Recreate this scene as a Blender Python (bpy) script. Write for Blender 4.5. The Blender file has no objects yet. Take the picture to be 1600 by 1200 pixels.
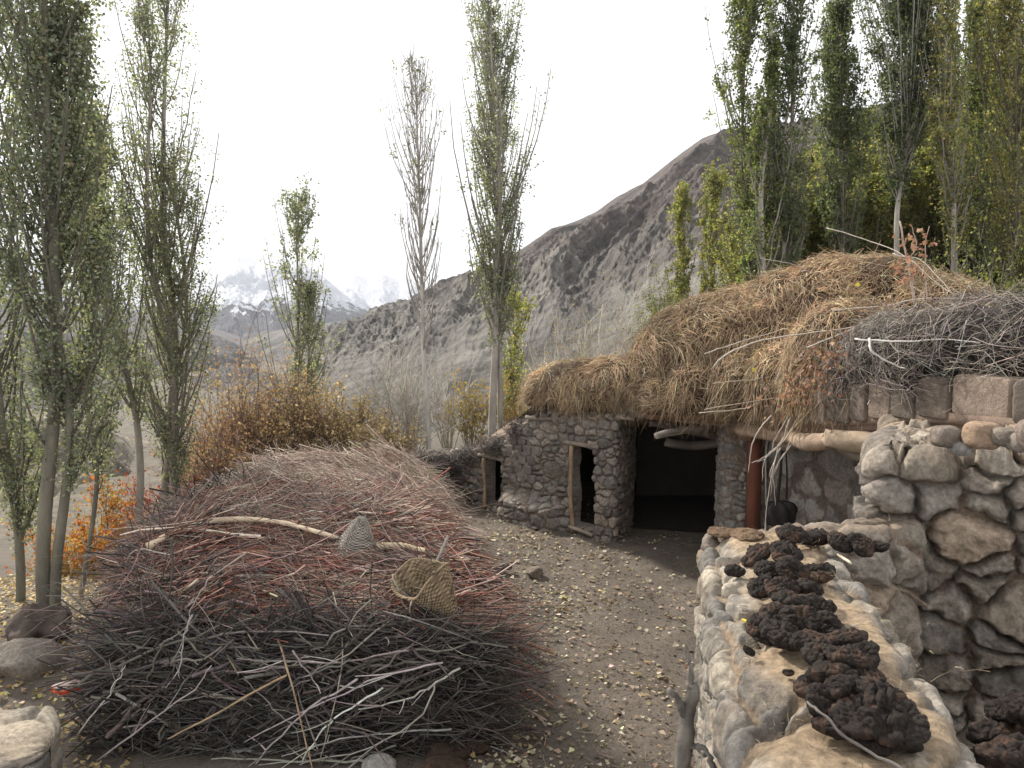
import bpy, bmesh, math, random
import numpy as np
from mathutils import Vector
R = math.radians
sc = bpy.context.scene
COL = sc.collection

# ------------------------------------------------------------------ camera, sky, sun, exposure
CAM = np.array([0.0, 0.0, 3.5]); FPX = 1202.0; PITCH = math.atan(110 / FPX)
cam = bpy.data.cameras.new('camera'); cam_o = bpy.data.objects.new('camera', cam); COL.objects.link(cam_o)
cam_o.location = CAM; cam_o.rotation_euler = (R(90) - PITCH, 0, 0)
cam.sensor_width = 36; cam.lens = 36 * FPX / 1600; cam.clip_start = 0.05; cam.clip_end = 30000
sc.camera = cam_o
SUN_AZ, SUN_EL = R(-40), R(36)          # measured from +Y, positive towards +X
w = bpy.data.worlds.new('World'); sc.world = w; w.use_nodes = True
wn = w.node_tree; bg = wn.nodes['Background']
sky = wn.nodes.new('ShaderNodeTexSky'); sky.sky_type = 'NISHITA'; sky.sun_disc = False
sky.sun_elevation = SUN_EL; sky.sun_rotation = SUN_AZ; sky.dust_density = 4.0; sky.air_density = 1.0; sky.ozone_density = 1.0; sky.altitude = 3000
hs = wn.nodes.new('ShaderNodeHueSaturation'); hs.inputs['Saturation'].default_value = 0.15; hs.inputs['Value'].default_value = 1.0
wn.links.new(sky.outputs[0], hs.inputs['Color'])
# thin high cloud veil: a pale layer broken up by noise
tc = wn.nodes.new('ShaderNodeTexCoord'); nz = wn.nodes.new('ShaderNodeTexNoise'); nz.inputs['Scale'].default_value = 2.2; nz.inputs['Detail'].default_value = 6
wn.links.new(tc.outputs['Generated'], nz.inputs['Vector'])
mr = wn.nodes.new('ShaderNodeMapRange'); mr.inputs[1].default_value = .3; mr.inputs[2].default_value = .7; mr.inputs[3].default_value = .55; mr.inputs[4].default_value = .9
wn.links.new(nz.outputs[0], mr.inputs[0])
mx = wn.nodes.new('ShaderNodeMix'); mx.data_type = 'RGBA'
wn.links.new(mr.outputs[0], mx.inputs[0]); wn.links.new(hs.outputs[0], mx.inputs[6]); mx.inputs[7].default_value = (7.1, 7.12, 7.15, 1)
wn.links.new(mx.outputs[2], bg.inputs['Color']); bg.inputs['Strength'].default_value = 0.12
sl = bpy.data.lights.new('sun', 'SUN'); sl.energy = 4.2; sl.angle = R(3.5); sl.color = (1.0, 0.93, 0.83)
sun = bpy.data.objects.new('sun', sl); COL.objects.link(sun)
sd = Vector((math.sin(SUN_AZ) * math.cos(SUN_EL), math.cos(SUN_AZ) * math.cos(SUN_EL), math.sin(SUN_EL)))
sun.rotation_euler = sd.to_track_quat('Z', 'Y').to_euler(); sun.location = (-8, 10, 14)
sc.view_settings.view_transform = 'Standard'; sc.view_settings.look = 'None'; sc.view_settings.exposure = 0.82; sc.view_settings.gamma = 1
sc.cycles.max_bounces = 6; sc.cycles.diffuse_bounces = 3; sc.cycles.transmission_bounces = 4; sc.cycles.volume_bounces = 0
sc.cycles.transparent_max_bounces = 8; sc.cycles.use_denoising = True

# ------------------------------------------------------------------ helpers
CP, SP = math.cos(PITCH), math.sin(PITCH)
def ray(px, py):
    a = (px - 800) / FPX; b = (600 - py) / FPX
    return np.array([a, CP + b * SP, -SP + b * CP])
def P(px, py, Y):                      # photo pixel -> point at depth Y
    d = ray(px, py); return CAM + d * (Y / d[1])
def Pz(px, py, z):                     # photo pixel -> point at height z
    d = ray(px, py); return CAM + d * ((z - CAM[2]) / d[2])

def _h(ix, iy, iz, seed):
    n = (ix.astype(np.int64) * 374761393 + iy.astype(np.int64) * 668265263 + iz.astype(np.int64) * 2147483647 % 1000003 * 1274126177 + seed * 1013904223) & 0xffffffff
    n = ((n ^ (n >> 13)) * 1274126177) & 0xffffffff
    n = ((n ^ (n >> 16)) * 2246822519) & 0xffffffff
    return ((n ^ (n >> 15)) & 0xffffff) / float(0xffffff) * 2 - 1
def noise(x, y, z=0.0, seed=0):
    x, y, z = np.broadcast_arrays(np.asarray(x, float), np.asarray(y, float), np.asarray(z, float))
    ix, iy, iz = np.floor(x), np.floor(y), np.floor(z)
    fx, fy, fz = x - ix, y - iy, z - iz
    fx, fy, fz = [f * f * f * (f * (f * 6 - 15) + 10) for f in (fx, fy, fz)]
    o = 0
    for a in (0, 1):
        wa = fx if a else 1 - fx
        for b in (0, 1):
            wb = fy if b else 1 - fy
            for c in (0, 1):
                wc = fz if c else 1 - fz
                o = o + wa * wb * wc * _h(ix + a, iy + b, iz + c, seed)
    return o
def fbm(x, y, z=0.0, seed=0, oct=4, gain=.5):
    o = 0; a = 1; s = 0
    for k in range(oct):
        o = o + a * noise(np.asarray(x) * 2**k + 7.3 * k, np.asarray(y) * 2**k + 3.1 * k, np.asarray(z) * 2**k, seed + k); s += a; a *= gain
    return o / s
def ridged(x, y, z=0.0, seed=0, oct=5, gain=.5):
    o = 0; a = 1; s = 0
    for k in range(oct):
        o = o + a * (1 - np.abs(noise(np.asarray(x) * 2**k + 5.7 * k, np.asarray(y) * 2**k + 1.9 * k, np.asarray(z) * 2**k, seed + k)) * 2); s += a; a *= gain
    return o / s
def sm(x, a=0., b=1.):
    t = np.clip((np.asarray(x, float) - a) / (b - a), 0, 1); return t * t * (3 - 2 * t)

def tag(o, label=None, cat=None, group=None, kind=None):
    if label: o['label'] = label
    if cat: o['category'] = cat
    if group: o['group'] = group
    if kind: o['kind'] = kind
    return o
def thing(name, loc, label, cat, group=None):
    o = bpy.data.objects.new(name, None); COL.objects.link(o); o.location = [float(c) for c in loc]; o.empty_display_size = .1
    return tag(o, label, cat, group)
def wloc(o):
    l = Vector((0, 0, 0))
    while o is not None: l = l + o.location; o = o.parent
    return np.array(l)
def normF(F):
    if isinstance(F, np.ndarray): F = [F]
    if len(F) and not isinstance(F[0], np.ndarray) and np.ndim(F[0]) == 1 and not hasattr(F[0][0], '__len__'):
        by = {}
        for f in F: by.setdefault(len(f), []).append(f)
        F = list(by.values())
    return [np.asarray(f, np.int64) for f in F if len(f)]
def mk(name, V, F, mat, parent=None, col=None, smooth=False, loc=None):
    V = np.asarray(V, float).reshape(-1, 3)
    if parent is not None: loc = np.zeros(3); off = wloc(parent)
    else:
        if loc is None: loc = np.array([(V[:, 0].min() + V[:, 0].max()) / 2, (V[:, 1].min() + V[:, 1].max()) / 2, V[:, 2].min()])
        off = np.asarray(loc, float)
    F = normF(F)
    me = bpy.data.meshes.new(name)
    me.vertices.add(len(V)); me.vertices.foreach_set('co', (V - off).astype(np.float32).ravel())
    sizes = np.concatenate([np.full(len(f), f.shape[1]) for f in F]); idx = np.concatenate([f.ravel() for f in F])
    me.loops.add(len(idx)); me.loops.foreach_set('vertex_index', idx.astype(np.int32))
    me.polygons.add(len(sizes)); st = np.concatenate([[0], np.cumsum(sizes)[:-1]])
    me.polygons.foreach_set('loop_start', st.astype(np.int32))
    if smooth: me.polygons.foreach_set('use_smooth', np.ones(len(sizes), bool))
    me.update(calc_edges=True)
    if col is not None:
        c = np.ones((len(V), 4), np.float32); c[:, :3] = np.broadcast_to(col, (len(V), 3)) if np.ndim(col) == 1 else np.asarray(col).reshape(-1, 3)
        at = me.color_attributes.new('Col', 'FLOAT_COLOR', 'POINT'); at.data.foreach_set('color', c.ravel())
    me.materials.append(mat)
    o = bpy.data.objects.new(name, me); COL.objects.link(o)
    if parent is not None: o.parent = parent
    else: o.location = [float(c) for c in loc]
    return o
class Acc:                                   # collects pieces of ONE part
    def __init__(s): s.V = []; s.F = {}; s.C = []; s.n = 0
    def add(s, V, F, col=None):
        V = np.asarray(V, float).reshape(-1, 3)
        for f in normF(F):
            if len(f): s.F.setdefault(f.shape[1], []).append(f + s.n)
        s.V.append(V); s.n += len(V)
        c = np.ones((len(V), 3)) * .5 if col is None else (np.broadcast_to(col, (len(V), 3)) if np.ndim(col) == 1 else np.asarray(col).reshape(-1, 3))
        s.C.append(c)
    def mk(s, name, mat, parent=None, **k):
        return mk(name, np.concatenate(s.V), [np.concatenate(f) for f in s.F.values()], mat, parent, col=np.concatenate(s.C), **k)

def grid_faces(n, m, wrap=False):
    i, j = np.meshgrid(np.arange(n - 1), np.arange(m if wrap else m - 1), indexing='ij')
    j2 = (j + 1) % m
    return np.stack([i * m + j, (i + 1) * m + j, (i + 1) * m + j2, i * m + j2], -1).reshape(-1, 4)
def tubes(path, rad, S=4, cap=False):
    """path (N,K,3), rad (N,K) -> V, F"""
    path = np.asarray(path, float); rad = np.asarray(rad, float)
    if path.ndim == 2: path = path[None]; rad = rad[None]
    N, K, _ = path.shape
    if cap:
        path = np.concatenate([path[:, :1], path, path[:, -1:]], 1); rad = np.concatenate([rad[:, :1] * .02, rad, rad[:, -1:] * .02], 1); K += 2
    t = np.gradient(path, axis=1)
    if cap: t[:, 0] = t[:, 1] = path[:, 2] - path[:, 1]; t[:, -1] = t[:, -2] = path[:, -2] - path[:, -3]
    t /= np.linalg.norm(t, axis=2, keepdims=True) + 1e-9
    mt = t.mean(1); ref = np.eye(3)[np.abs(mt).argmin(1)][:, None, :]
    a = np.cross(t, ref); a /= np.linalg.norm(a, axis=2, keepdims=True) + 1e-9
    b = np.cross(t, a)
    th = np.arange(S) * 2 * np.pi / S
    V = path[:, :, None, :] + rad[:, :, None, None] * (np.cos(th)[None, None, :, None] * a[:, :, None, :] + np.sin(th)[None, None, :, None] * b[:, :, None, :])
    f = grid_faces(K, S, True)
    F = (f[None] + (np.arange(N) * K * S)[:, None, None]).reshape(-1, 4)
    return V.reshape(-1, 3), F
def percol(c, n):                            # one colour per piece -> per vertex
    return np.repeat(np.asarray(c), n, axis=0)
def spline(pts, K):
    pts = np.asarray(pts, float); n = len(pts)
    q = np.concatenate([[2 * pts[0] - pts[1]], pts, [2 * pts[-1] - pts[-2]]]); o = []
    for t in np.linspace(0, n - 1 - 1e-6, K):
        i = int(t); f = t - i; p0, p1, p2, p3 = q[i:i + 4]
        o.append(.5 * ((2 * p1) + (-p0 + p2) * f + (2 * p0 - 5 * p1 + 4 * p2 - p3) * f * f + (-p0 + 3 * p1 - 3 * p2 + p3) * f**3))
    return np.array(o)
def leaves(pos, size, rng, nrm=None, tilt=1.0):
    N = len(pos); a = rng.normal(size=(N, 3)); 
    if nrm is not None: a = a * tilt + nrm
    a /= np.linalg.norm(a, axis=1, keepdims=True)
    b = np.cross(a, rng.normal(size=(N, 3))); b /= np.linalg.norm(b, axis=1, keepdims=True)
    c = np.cross(a, b); s = (np.asarray(size) * np.ones(N))[:, None]
    k = rng.uniform(-.12, .3, (N, 1)) * s
    V = np.stack([pos - b * s * .5, pos - c * s * .46 - b * s * .12 + a * k, pos + b * s * .58, pos + c * s * .46 - b * s * .12 + a * k], 1)
    i = np.arange(N)[:, None] * 4
    return V.reshape(-1, 3), np.concatenate([i + np.array([[0, 1, 2]]), i + np.array([[0, 2, 3]])])
def jitcol(base, n, rng, v=.25, h=.06):
    base = np.asarray(base, float)
    if base.ndim == 2: base = base[rng.integers(0, len(base), n)]
    return np.clip(base * np.exp(rng.normal(0, v, (n, 1))) * (1 + rng.normal(0, h, (n, 3))), .004, .9)

def mat(name, c1=(.5, .5, .5), c2=None, attr=False, scale=4, rough=.9, bumps=((30, .3, .01),), var=.35, trans=0, spec=.25, stretch=(1, 1, 1), tcol=(1, 1, 1)):
    m = bpy.data.materials.new(name); m.use_nodes = True; T = m.node_tree; N = T.nodes; L = T.links
    b = N['Principled BSDF']; out = N['Material Output']
    tc = N.new('ShaderNodeTexCoord'); mp = N.new('ShaderNodeMapping'); mp.inputs['Scale'].default_value = stretch
    L.new(tc.outputs['Object'], mp.inputs['Vector'])
    n1 = N.new('ShaderNodeTexNoise'); n1.inputs['Scale'].default_value = scale; n1.inputs['Detail'].default_value = 8; n1.inputs['Roughness'].default_value = .65
    L.new(mp.outputs[0], n1.inputs['Vector'])
    rg = N.new('ShaderNodeMapRange'); rg.inputs[1].default_value = .3; rg.inputs[2].default_value = .7
    L.new(n1.outputs[0], rg.inputs[0])
    if attr:
        a = N.new('ShaderNodeAttribute'); a.attribute_name = 'Col'
        rg.inputs[3].default_value = 1 - var; rg.inputs[4].default_value = 1 + var
        v = N.new('ShaderNodeVectorMath'); v.operation = 'SCALE'
        L.new(a.outputs['Color'], v.inputs[0]); L.new(rg.outputs[0], v.inputs['Scale']); c = v.outputs[0]
    else:
        x = N.new('ShaderNodeMix'); x.data_type = 'RGBA'; x.inputs[6].default_value = (*c1, 1); x.inputs[7].default_value = (*(c2 or c1), 1)
        L.new(rg.outputs[0], x.inputs[0]); c = x.outputs[2]
    L.new(c, b.inputs['Base Color']); b.inputs['Roughness'].default_value = rough; b.inputs['Specular IOR Level'].default_value = spec
    prev = None
    for (s, st, d) in bumps:
        nb = N.new('ShaderNodeTexNoise'); nb.inputs['Scale'].default_value = s; nb.inputs['Detail'].default_value = 6; nb.inputs['Roughness'].default_value = .7
        L.new(mp.outputs[0], nb.inputs['Vector'])
        bu = N.new('ShaderNodeBump'); bu.inputs['Strength'].default_value = st; bu.inputs['Distance'].default_value = d
        L.new(nb.outputs[0], bu.inputs['Height'])
        if prev: L.new(prev.outputs[0], bu.inputs['Normal'])
        prev = bu
    if prev: L.new(prev.outputs[0], b.inputs['Normal'])
    if trans:
        t = N.new('ShaderNodeBsdfTranslucent'); ms = N.new('ShaderNodeMixShader'); ms.inputs[0].default_value = trans
        v2 = N.new('ShaderNodeVectorMath'); v2.operation = 'MULTIPLY'; L.new(c, v2.inputs[0]); v2.inputs[1].default_value = tcol
        L.new(v2.outputs[0], t.inputs['Color']); L.new(b.outputs[0], ms.inputs[1]); L.new(t.outputs[0], ms.inputs[2]); L.new(ms.outputs[0], out.inputs['Surface'])
    return m

M_STONE = mat('rubble_stone', attr=True, scale=28, var=.38, rough=.95, spec=.15, bumps=((22, .9, .03), (80, .9, .012), (300, .6, .005)))
M_LEAF = mat('leaf', attr=True, scale=3, var=.15, rough=.55, bumps=(), trans=.5, spec=.4, tcol=(1.5, 1.6, .8))
M_DRYLEAF = mat('dry_leaf', attr=True, scale=3, var=.15, rough=.7, bumps=(), trans=.35, spec=.3, tcol=(1.2, 1.1, .8))
M_TWIG = mat('twig_bark', attr=True, scale=20, var=.3, rough=.7, bumps=((120, .3, .004),), spec=.35)
M_BARK = mat('poplar_bark', attr=True, scale=6, var=.35, rough=.85, bumps=((16, .7, .03), (60, .5, .01)), stretch=(1, 1, .3))
M_HAY = mat('dry_hay', attr=True, scale=7, var=.25, rough=.75, bumps=(), trans=.22, spec=.3, tcol=(1.1, 1, .8))
M_SOILHAY = mat('packed_hay', (.10, .06, .032), (.035, .022, .014), scale=6, bumps=((30, .9, .05),))
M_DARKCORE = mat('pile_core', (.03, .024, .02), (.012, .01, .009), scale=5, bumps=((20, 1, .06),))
M_WOOD = mat('weathered_wood', attr=True, scale=5, var=.35, rough=.85, bumps=((20, .6, .02), (90, .4, .006)), stretch=(1, 1, 1))
M_MUD = mat('adobe_mud', (.26, .19, .145), (.15, .11, .085), scale=5, bumps=((10, .6, .04), (70, .6, .01), (250, .4, .004)))
M_DUNG = mat('dried_dung', attr=True, scale=30, var=.6, rough=.8, bumps=((45, 1.0, .012), (220, 1.0, .006)), spec=.3)
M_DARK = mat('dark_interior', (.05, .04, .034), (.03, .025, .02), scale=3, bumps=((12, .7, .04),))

# ------------------------------------------------------------------ terrain
def G(x, y):
    x = np.asarray(x, float); y = np.asarray(y, float); r = np.hypot(x, y)
    z = .03 * fbm(x * .9, y * .9, 0, 3) + .012 * fbm(x * 5, y * 5, 0, 9, 3)
    z = z - .20 * np.clip(y - 8.5 + .4 * fbm(x * .3, y * .3), 0, 40) * sm(-x, 3.2, 6.5) * 1.0
    z = z - .30 * sm(-x, 3.5, 4.6) * sm(y, 8, 6.5)
    z = z - .045 * np.clip(y - 13, 0, 50) * sm(-x, .5, 4)
    z = z + 2.2 * sm(x, 2.5, 8) * sm(y, 15.5, 21)
    z = z - .10 * np.clip(r - 24, 0, 400) - .03 * np.clip(r - 400, 0, 6000)
    z = z + sm(r, 15, 60) * (1.2 * fbm(x * .06, y * .06, 0, 21, 4))
    return z
az = np.radians(np.linspace(-62, 62, 620)); rr = np.geomspace(1.6, 9000, 560)
A, Rr = np.meshgrid(az, rr, indexing='xy')
X = Rr * np.sin(A); Y = Rr * np.cos(A)
Vg = np.stack([X, Y, G(X, Y)], -1)
def ground_mat():
    m = mat('courtyard_earth', (.168, .142, .118), (.085, .069, .056), scale=1.6, bumps=((6, .5, .05), (35, .8, .02), (160, .7, .006)), rough=.95)
    N = m.node_tree.nodes; L = m.node_tree.links; b = N['Principled BSDF']
    old = b.inputs['Base Color'].links[0].from_socket
    g = N.new('ShaderNodeNewGeometry'); ln = N.new('ShaderNodeVectorMath'); ln.operation = 'LENGTH'; L.new(g.outputs['Position'], ln.inputs[0])
    r = N.new('ShaderNodeMapRange'); r.inputs[1].default_value = 15; r.inputs[2].default_value = 26; L.new(ln.outputs['Value'], r.inputs[0])
    n = N.new('ShaderNodeTexNoise'); n.inputs['Scale'].default_value = .4; n.inputs['Detail'].default_value = 12
    L.new(g.outputs['Position'], n.inputs['Vector'])
    cr = N.new('ShaderNodeValToRGB'); cr.color_ramp.elements[0].position = .35; cr.color_ramp.elements[0].color = (.075, .065, .05, 1)
    cr.color_ramp.elements[1].position = .65; cr.color_ramp.elements[1].color = (.14, .122, .095, 1); L.new(n.outputs[0], cr.inputs[0])
    mx = N.new('ShaderNodeMix'); mx.data_type = 'RGBA'; L.new(r.outputs[0], mx.inputs[0]); L.new(old, mx.inputs[6]); L.new(cr.outputs[0], mx.inputs[7])
    # fine specks of chaff and grit
    v = N.new('ShaderNodeTexVoronoi'); v.inputs['Scale'].default_value = 55; L.new(g.outputs['Position'], v.inputs['Vector'])
    r2 = N.new('ShaderNodeMapRange'); r2.inputs[1].default_value = .08; r2.inputs[2].default_value = .2; r2.inputs[3].default_value = .5; r2.inputs[4].default_value = 0; L.new(v.outputs['Distance'], r2.inputs[0])
    mx2 = N.new('ShaderNodeMix'); mx2.data_type = 'RGBA'; L.new(r2.outputs[0], mx2.inputs[0]); L.new(mx.outputs[2], mx2.inputs[6]); L.new(v.outputs['Color'], mx2.inputs[7])
    hs = N.new('ShaderNodeHueSaturation'); hs.inputs['Saturation'].default_value = .15; hs.inputs['Value'].default_value = .5
    L.new(v.outputs['Color'], hs.inputs['Color']); L.new(hs.outputs[0], mx2.inputs[7])
    L.new(mx2.outputs[2], b.inputs['Base Color'])
    return m
tag(mk('ground', Vg, grid_faces(*Vg.shape[:2])[:, ::-1], ground_mat(), smooth=True, loc=(0, 0, 0)), kind='structure')

def mountain(name, ridge, Rr_, Rb, zb, m, amp, fs, seed, p=1.0, nt=260, na=700, dip=R(40)):
    ridge = np.array(ridge, float); px = np.linspace(ridge[0, 0], ridge[-1, 0], na); py = np.interp(px, ridge[:, 0], ridge[:, 1])
    a = np.arctan((px - 800) / FPX); ca = np.cos(a)
    tanel = (490 - py) / FPX * ca
    zr = 3.5 + tanel * Rr_
    t = np.concatenate([np.linspace(0, 1, nt), 1 + np.linspace(.02, .6, 30)])
    T, Az = np.meshgrid(t, a, indexing='ij'); ZR = np.broadcast_to(zr, T.shape)
    tt = np.where(T <= 1, T, 1)
    r = Rb + (Rr_ - Rb) * T
    z = np.where(T <= 1, zb + (ZR - zb) * tt**p, ZR - (T - 1) * (ZR - zb) * 1.2)
    x = r * np.sin(Az); y = r * np.cos(Az)
    env = sm(r, Rb, Rb + (Rr_ - Rb) * .35) * (1 - .85 * sm(T, .7, 1.0))
    wx = fbm(x / fs * .7, y / fs * .7, 0, seed + 50, 3) * .8
    a1 = Az * Rr_ / fs; e1 = (T * (Rr_ - Rb) * .35 + z * .5) / fs; cr, sr = math.cos(dip), math.sin(dip)
    al = a1 * cr + e1 * sr; ax_ = -a1 * sr + e1 * cr
    z = z + amp * env * (ridged(al * .45 + wx, ax_ * 1.3 + wx, 0, seed, 7, .62) - .2) + amp * .12 * env * ridged(al * 4, ax_ * 7, 0, seed + 9, 5, .65)
    return tag(mk(name, np.stack([x, y, z], -1), grid_faces(len(t), na)[:, ::-1], m, smooth=True, loc=(0, 0, 0)), kind='structure')
def rock_mat(name, stops, scale, strata, dirv, snow=None, bump=3.0, fine=.12):
    m = bpy.data.materials.new(name); m.use_nodes = True; T = m.node_tree; N = T.nodes; L = T.links; b = N['Principled BSDF']; b.inputs['Roughness'].default_value = .95; b.inputs['Specular IOR Level'].default_value = .1
    g = N.new('ShaderNodeNewGeometry'); mp0 = N.new('ShaderNodeMapping'); mp0.inputs['Rotation'].default_value = dirv; mp = N.new('ShaderNodeMapping'); mp.inputs['Scale'].default_value = scale
    L.new(g.outputs['Position'], mp0.inputs['Vector']); L.new(mp0.outputs[0], mp.inputs['Vector'])
    n = N.new('ShaderNodeTexNoise'); n.inputs['Scale'].default_value = 1; n.inputs['Detail'].default_value = 13; n.inputs['Roughness'].default_value = .62; n.inputs['Distortion'].default_value = 1.2
    L.new(mp.outputs[0], n.inputs['Vector'])
    cr = N.new('ShaderNodeValToRGB'); e = cr.color_ramp.elements
    e[0].position, e[0].color = stops[0][0], (*stops[0][1], 1); e[1].position, e[1].color = stops[-1][0], (*stops[-1][1], 1)
    for s in stops[1:-1]: q = e.new(s[0]); q.color = (*s[1], 1)
    L.new(n.outputs[0], cr.inputs[0]); c = cr.outputs[0]
    nf = N.new('ShaderNodeTexNoise'); nf.inputs['Scale'].default_value = fine; nf.inputs['Detail'].default_value = 10; nf.inputs['Roughness'].default_value = .75; L.new(g.outputs['Position'], nf.inputs['Vector'])
    rf = N.new('ShaderNodeMapRange'); rf.inputs[1].default_value = .38; rf.inputs[2].default_value = .6; rf.inputs[3].default_value = .45; rf.inputs[4].default_value = 1.3; L.new(nf.outputs[0], rf.inputs[0])
    vf = N.new('ShaderNodeVectorMath'); vf.operation = 'SCALE'; L.new(c, vf.inputs[0]); L.new(rf.outputs[0], vf.inputs['Scale']); c = vf.outputs[0]
    if strata:      # (z0, z1, colour): a differently coloured bed higher up the slope
        sp = N.new('ShaderNodeSeparateXYZ'); L.new(g.outputs['Position'], sp.inputs[0])
        n2 = N.new('ShaderNodeTexNoise'); n2.inputs['Scale'].default_value = .008; n2.inputs['Detail'].default_value = 8; L.new(g.outputs['Position'], n2.inputs['Vector'])
        ma = N.new('ShaderNodeMath'); ma.operation = 'MULTIPLY_ADD'; L.new(n2.outputs[0], ma.inputs[0]); ma.inputs[1].default_value = strata[2]; L.new(sp.outputs['Z'], ma.inputs[2])
        r = N.new('ShaderNodeMapRange'); r.inputs[1].default_value = strata[0]; r.inputs[2].default_value = strata[1]; L.new(ma.outputs[0], r.inputs[0])
        mu = N.new('ShaderNodeMix'); mu.data_type = 'RGBA'; mu.blend_type = 'MULTIPLY'; L.new(r.outputs[0], mu.inputs[0]); L.new(c, mu.inputs[6]); mu.inputs[7].default_value = (*strata[3], 1); c = mu.outputs[2]
    if snow:        # (z0, z1, noise amplitude)
        sp = N.new('ShaderNodeSeparateXYZ'); L.new(g.outputs['Position'], sp.inputs[0])
        n2 = N.new('ShaderNodeTexNoise'); n2.inputs['Scale'].default_value = snow[3]; n2.inputs['Detail'].default_value = 12; n2.inputs['Roughness'].default_value = .7
        L.new(g.outputs['Position'], n2.inputs['Vector'])
        ma = N.new('ShaderNodeMath'); ma.operation = 'MULTIPLY_ADD'; L.new(n2.outputs[0], ma.inputs[0]); ma.inputs[1].default_value = snow[2]; L.new(sp.outputs['Z'], ma.inputs[2])
        r = N.new('ShaderNodeMapRange'); r.inputs[1].default_value = snow[0]; r.inputs[2].default_value = snow[1]; L.new(ma.outputs[0], r.inputs[0])
        mu = N.new('ShaderNodeMix'); mu.data_type = 'RGBA'; L.new(r.outputs[0], mu.inputs[0]); L.new(c, mu.inputs[6]); mu.inputs[7].default_value = (.50, .52, .57, 1); c = mu.outputs[2]
    L.new(c, b.inputs['Base Color'])
    bu = N.new('ShaderNodeBump'); bu.inputs['Strength'].default_value = .8; bu.inputs['Distance'].default_value = bump; L.new(n.outputs[0], bu.inputs['Height']); L.new(bu.outputs[0], b.inputs['Normal'])
    return m
M_MT = rock_mat('scree_slope', ((.32, (.065, .060, .056)), (.44, (.10, .093, .086)), (.53, (.135, .127, .115)), (.6, (.175, .163, .145)), (.68, (.11, .102, .094))), (.010, .004, .045), (30, 75, 50, (.68, .60, .59)), (0, R(36), 0), bump=9)
mountain('mountain', [(380, 640), (440, 600), (480, 565), (520, 540), (560, 512), (600, 496), (640, 478), (700, 452), (760, 425), (800, 402), (830, 382), (860, 360), (900, 348), (930, 334), (960, 312), (1000, 292), (1030, 268), (1060, 245), (1090, 224), (1120, 212), (1160, 212), (1200, 206), (1240, 198), (1290, 192), (1400, 165), (1600, 120), (1900, 90)],
         1100, 42, -7, M_MT, 22, 150, 5, p=1.05, nt=640, na=1200)
M_HILL = rock_mat('far_hill', ((.3, (.055, .052, .052)), (.5, (.09, .083, .08)), (.7, (.14, .128, .118))), (.003, .006, .012), None, (0, R(-30), 0), bump=10)
mountain('hill', [(-400, 400), (-200, 430), (0, 452), (60, 468), (120, 490), (180, 505), (260, 515), (310, 512), (350, 527), (390, 548), (430, 585), (480, 610), (560, 640), (700, 680)], 2200, 250, -60, M_HILL, 45, 300, 15, nt=260, na=700)
M_SNOWA = rock_mat('snowy_peak', ((.3, (.03, .03, .042)), (.5, (.055, .055, .07)), (.7, (.09, .088, .10))), (.0012, .0012, .004), None, (0, 0, 0), snow=(215, 224, 380, .010), bump=15, fine=.02)
mountain('snow_mountain', [(-300, 420), (0, 395), (60, 405), (130, 440), (200, 460), (260, 470), (295, 448), (320, 428), (345, 412), (375, 400), (405, 408), (440, 404), (480, 416), (510, 436), (535, 458), (560, 480), (590, 500), (640, 540), (720, 600)], 4600, 2300, -160, M_SNOWA, 120, 620, 31, nt=420, na=1100, dip=R(80))
M_SNOWB = rock_mat('snowfield', ((.3, (.03, .03, .045)), (.7, (.09, .088, .10))), (.001, .001, .003), None, (0, 0, 0), snow=(240, 250, 480, .009), bump=20, fine=.02)
mountain('snow_range', [(-300, 430), (200, 440), (420, 470), (500, 452), (530, 444), (555, 428), (575, 434), (600, 428), (625, 438), (650, 434), (690, 470), (760, 500), (900, 520)], 6500, 4500, -100, M_SNOWB, 120, 700, 44, nt=300, na=900, dip=R(100))
M_CLIFF = rock_mat('pale_badland', ((.3, (.11, .095, .078)), (.5, (.19, .165, .135)), (.7, (.29, .255, .205))), (.05, .05, .25), None, (0, R(12), 0), bump=1.5)
mountain('cliff', [(-300, 600), (-100, 640), (0, 645), (60, 640), (100, 652), (150, 668), (185, 705), (215, 760), (250, 800), (330, 820)], 150, 70, -26, M_CLIFF, 7, 22, 61, nt=240, na=500)

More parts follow.
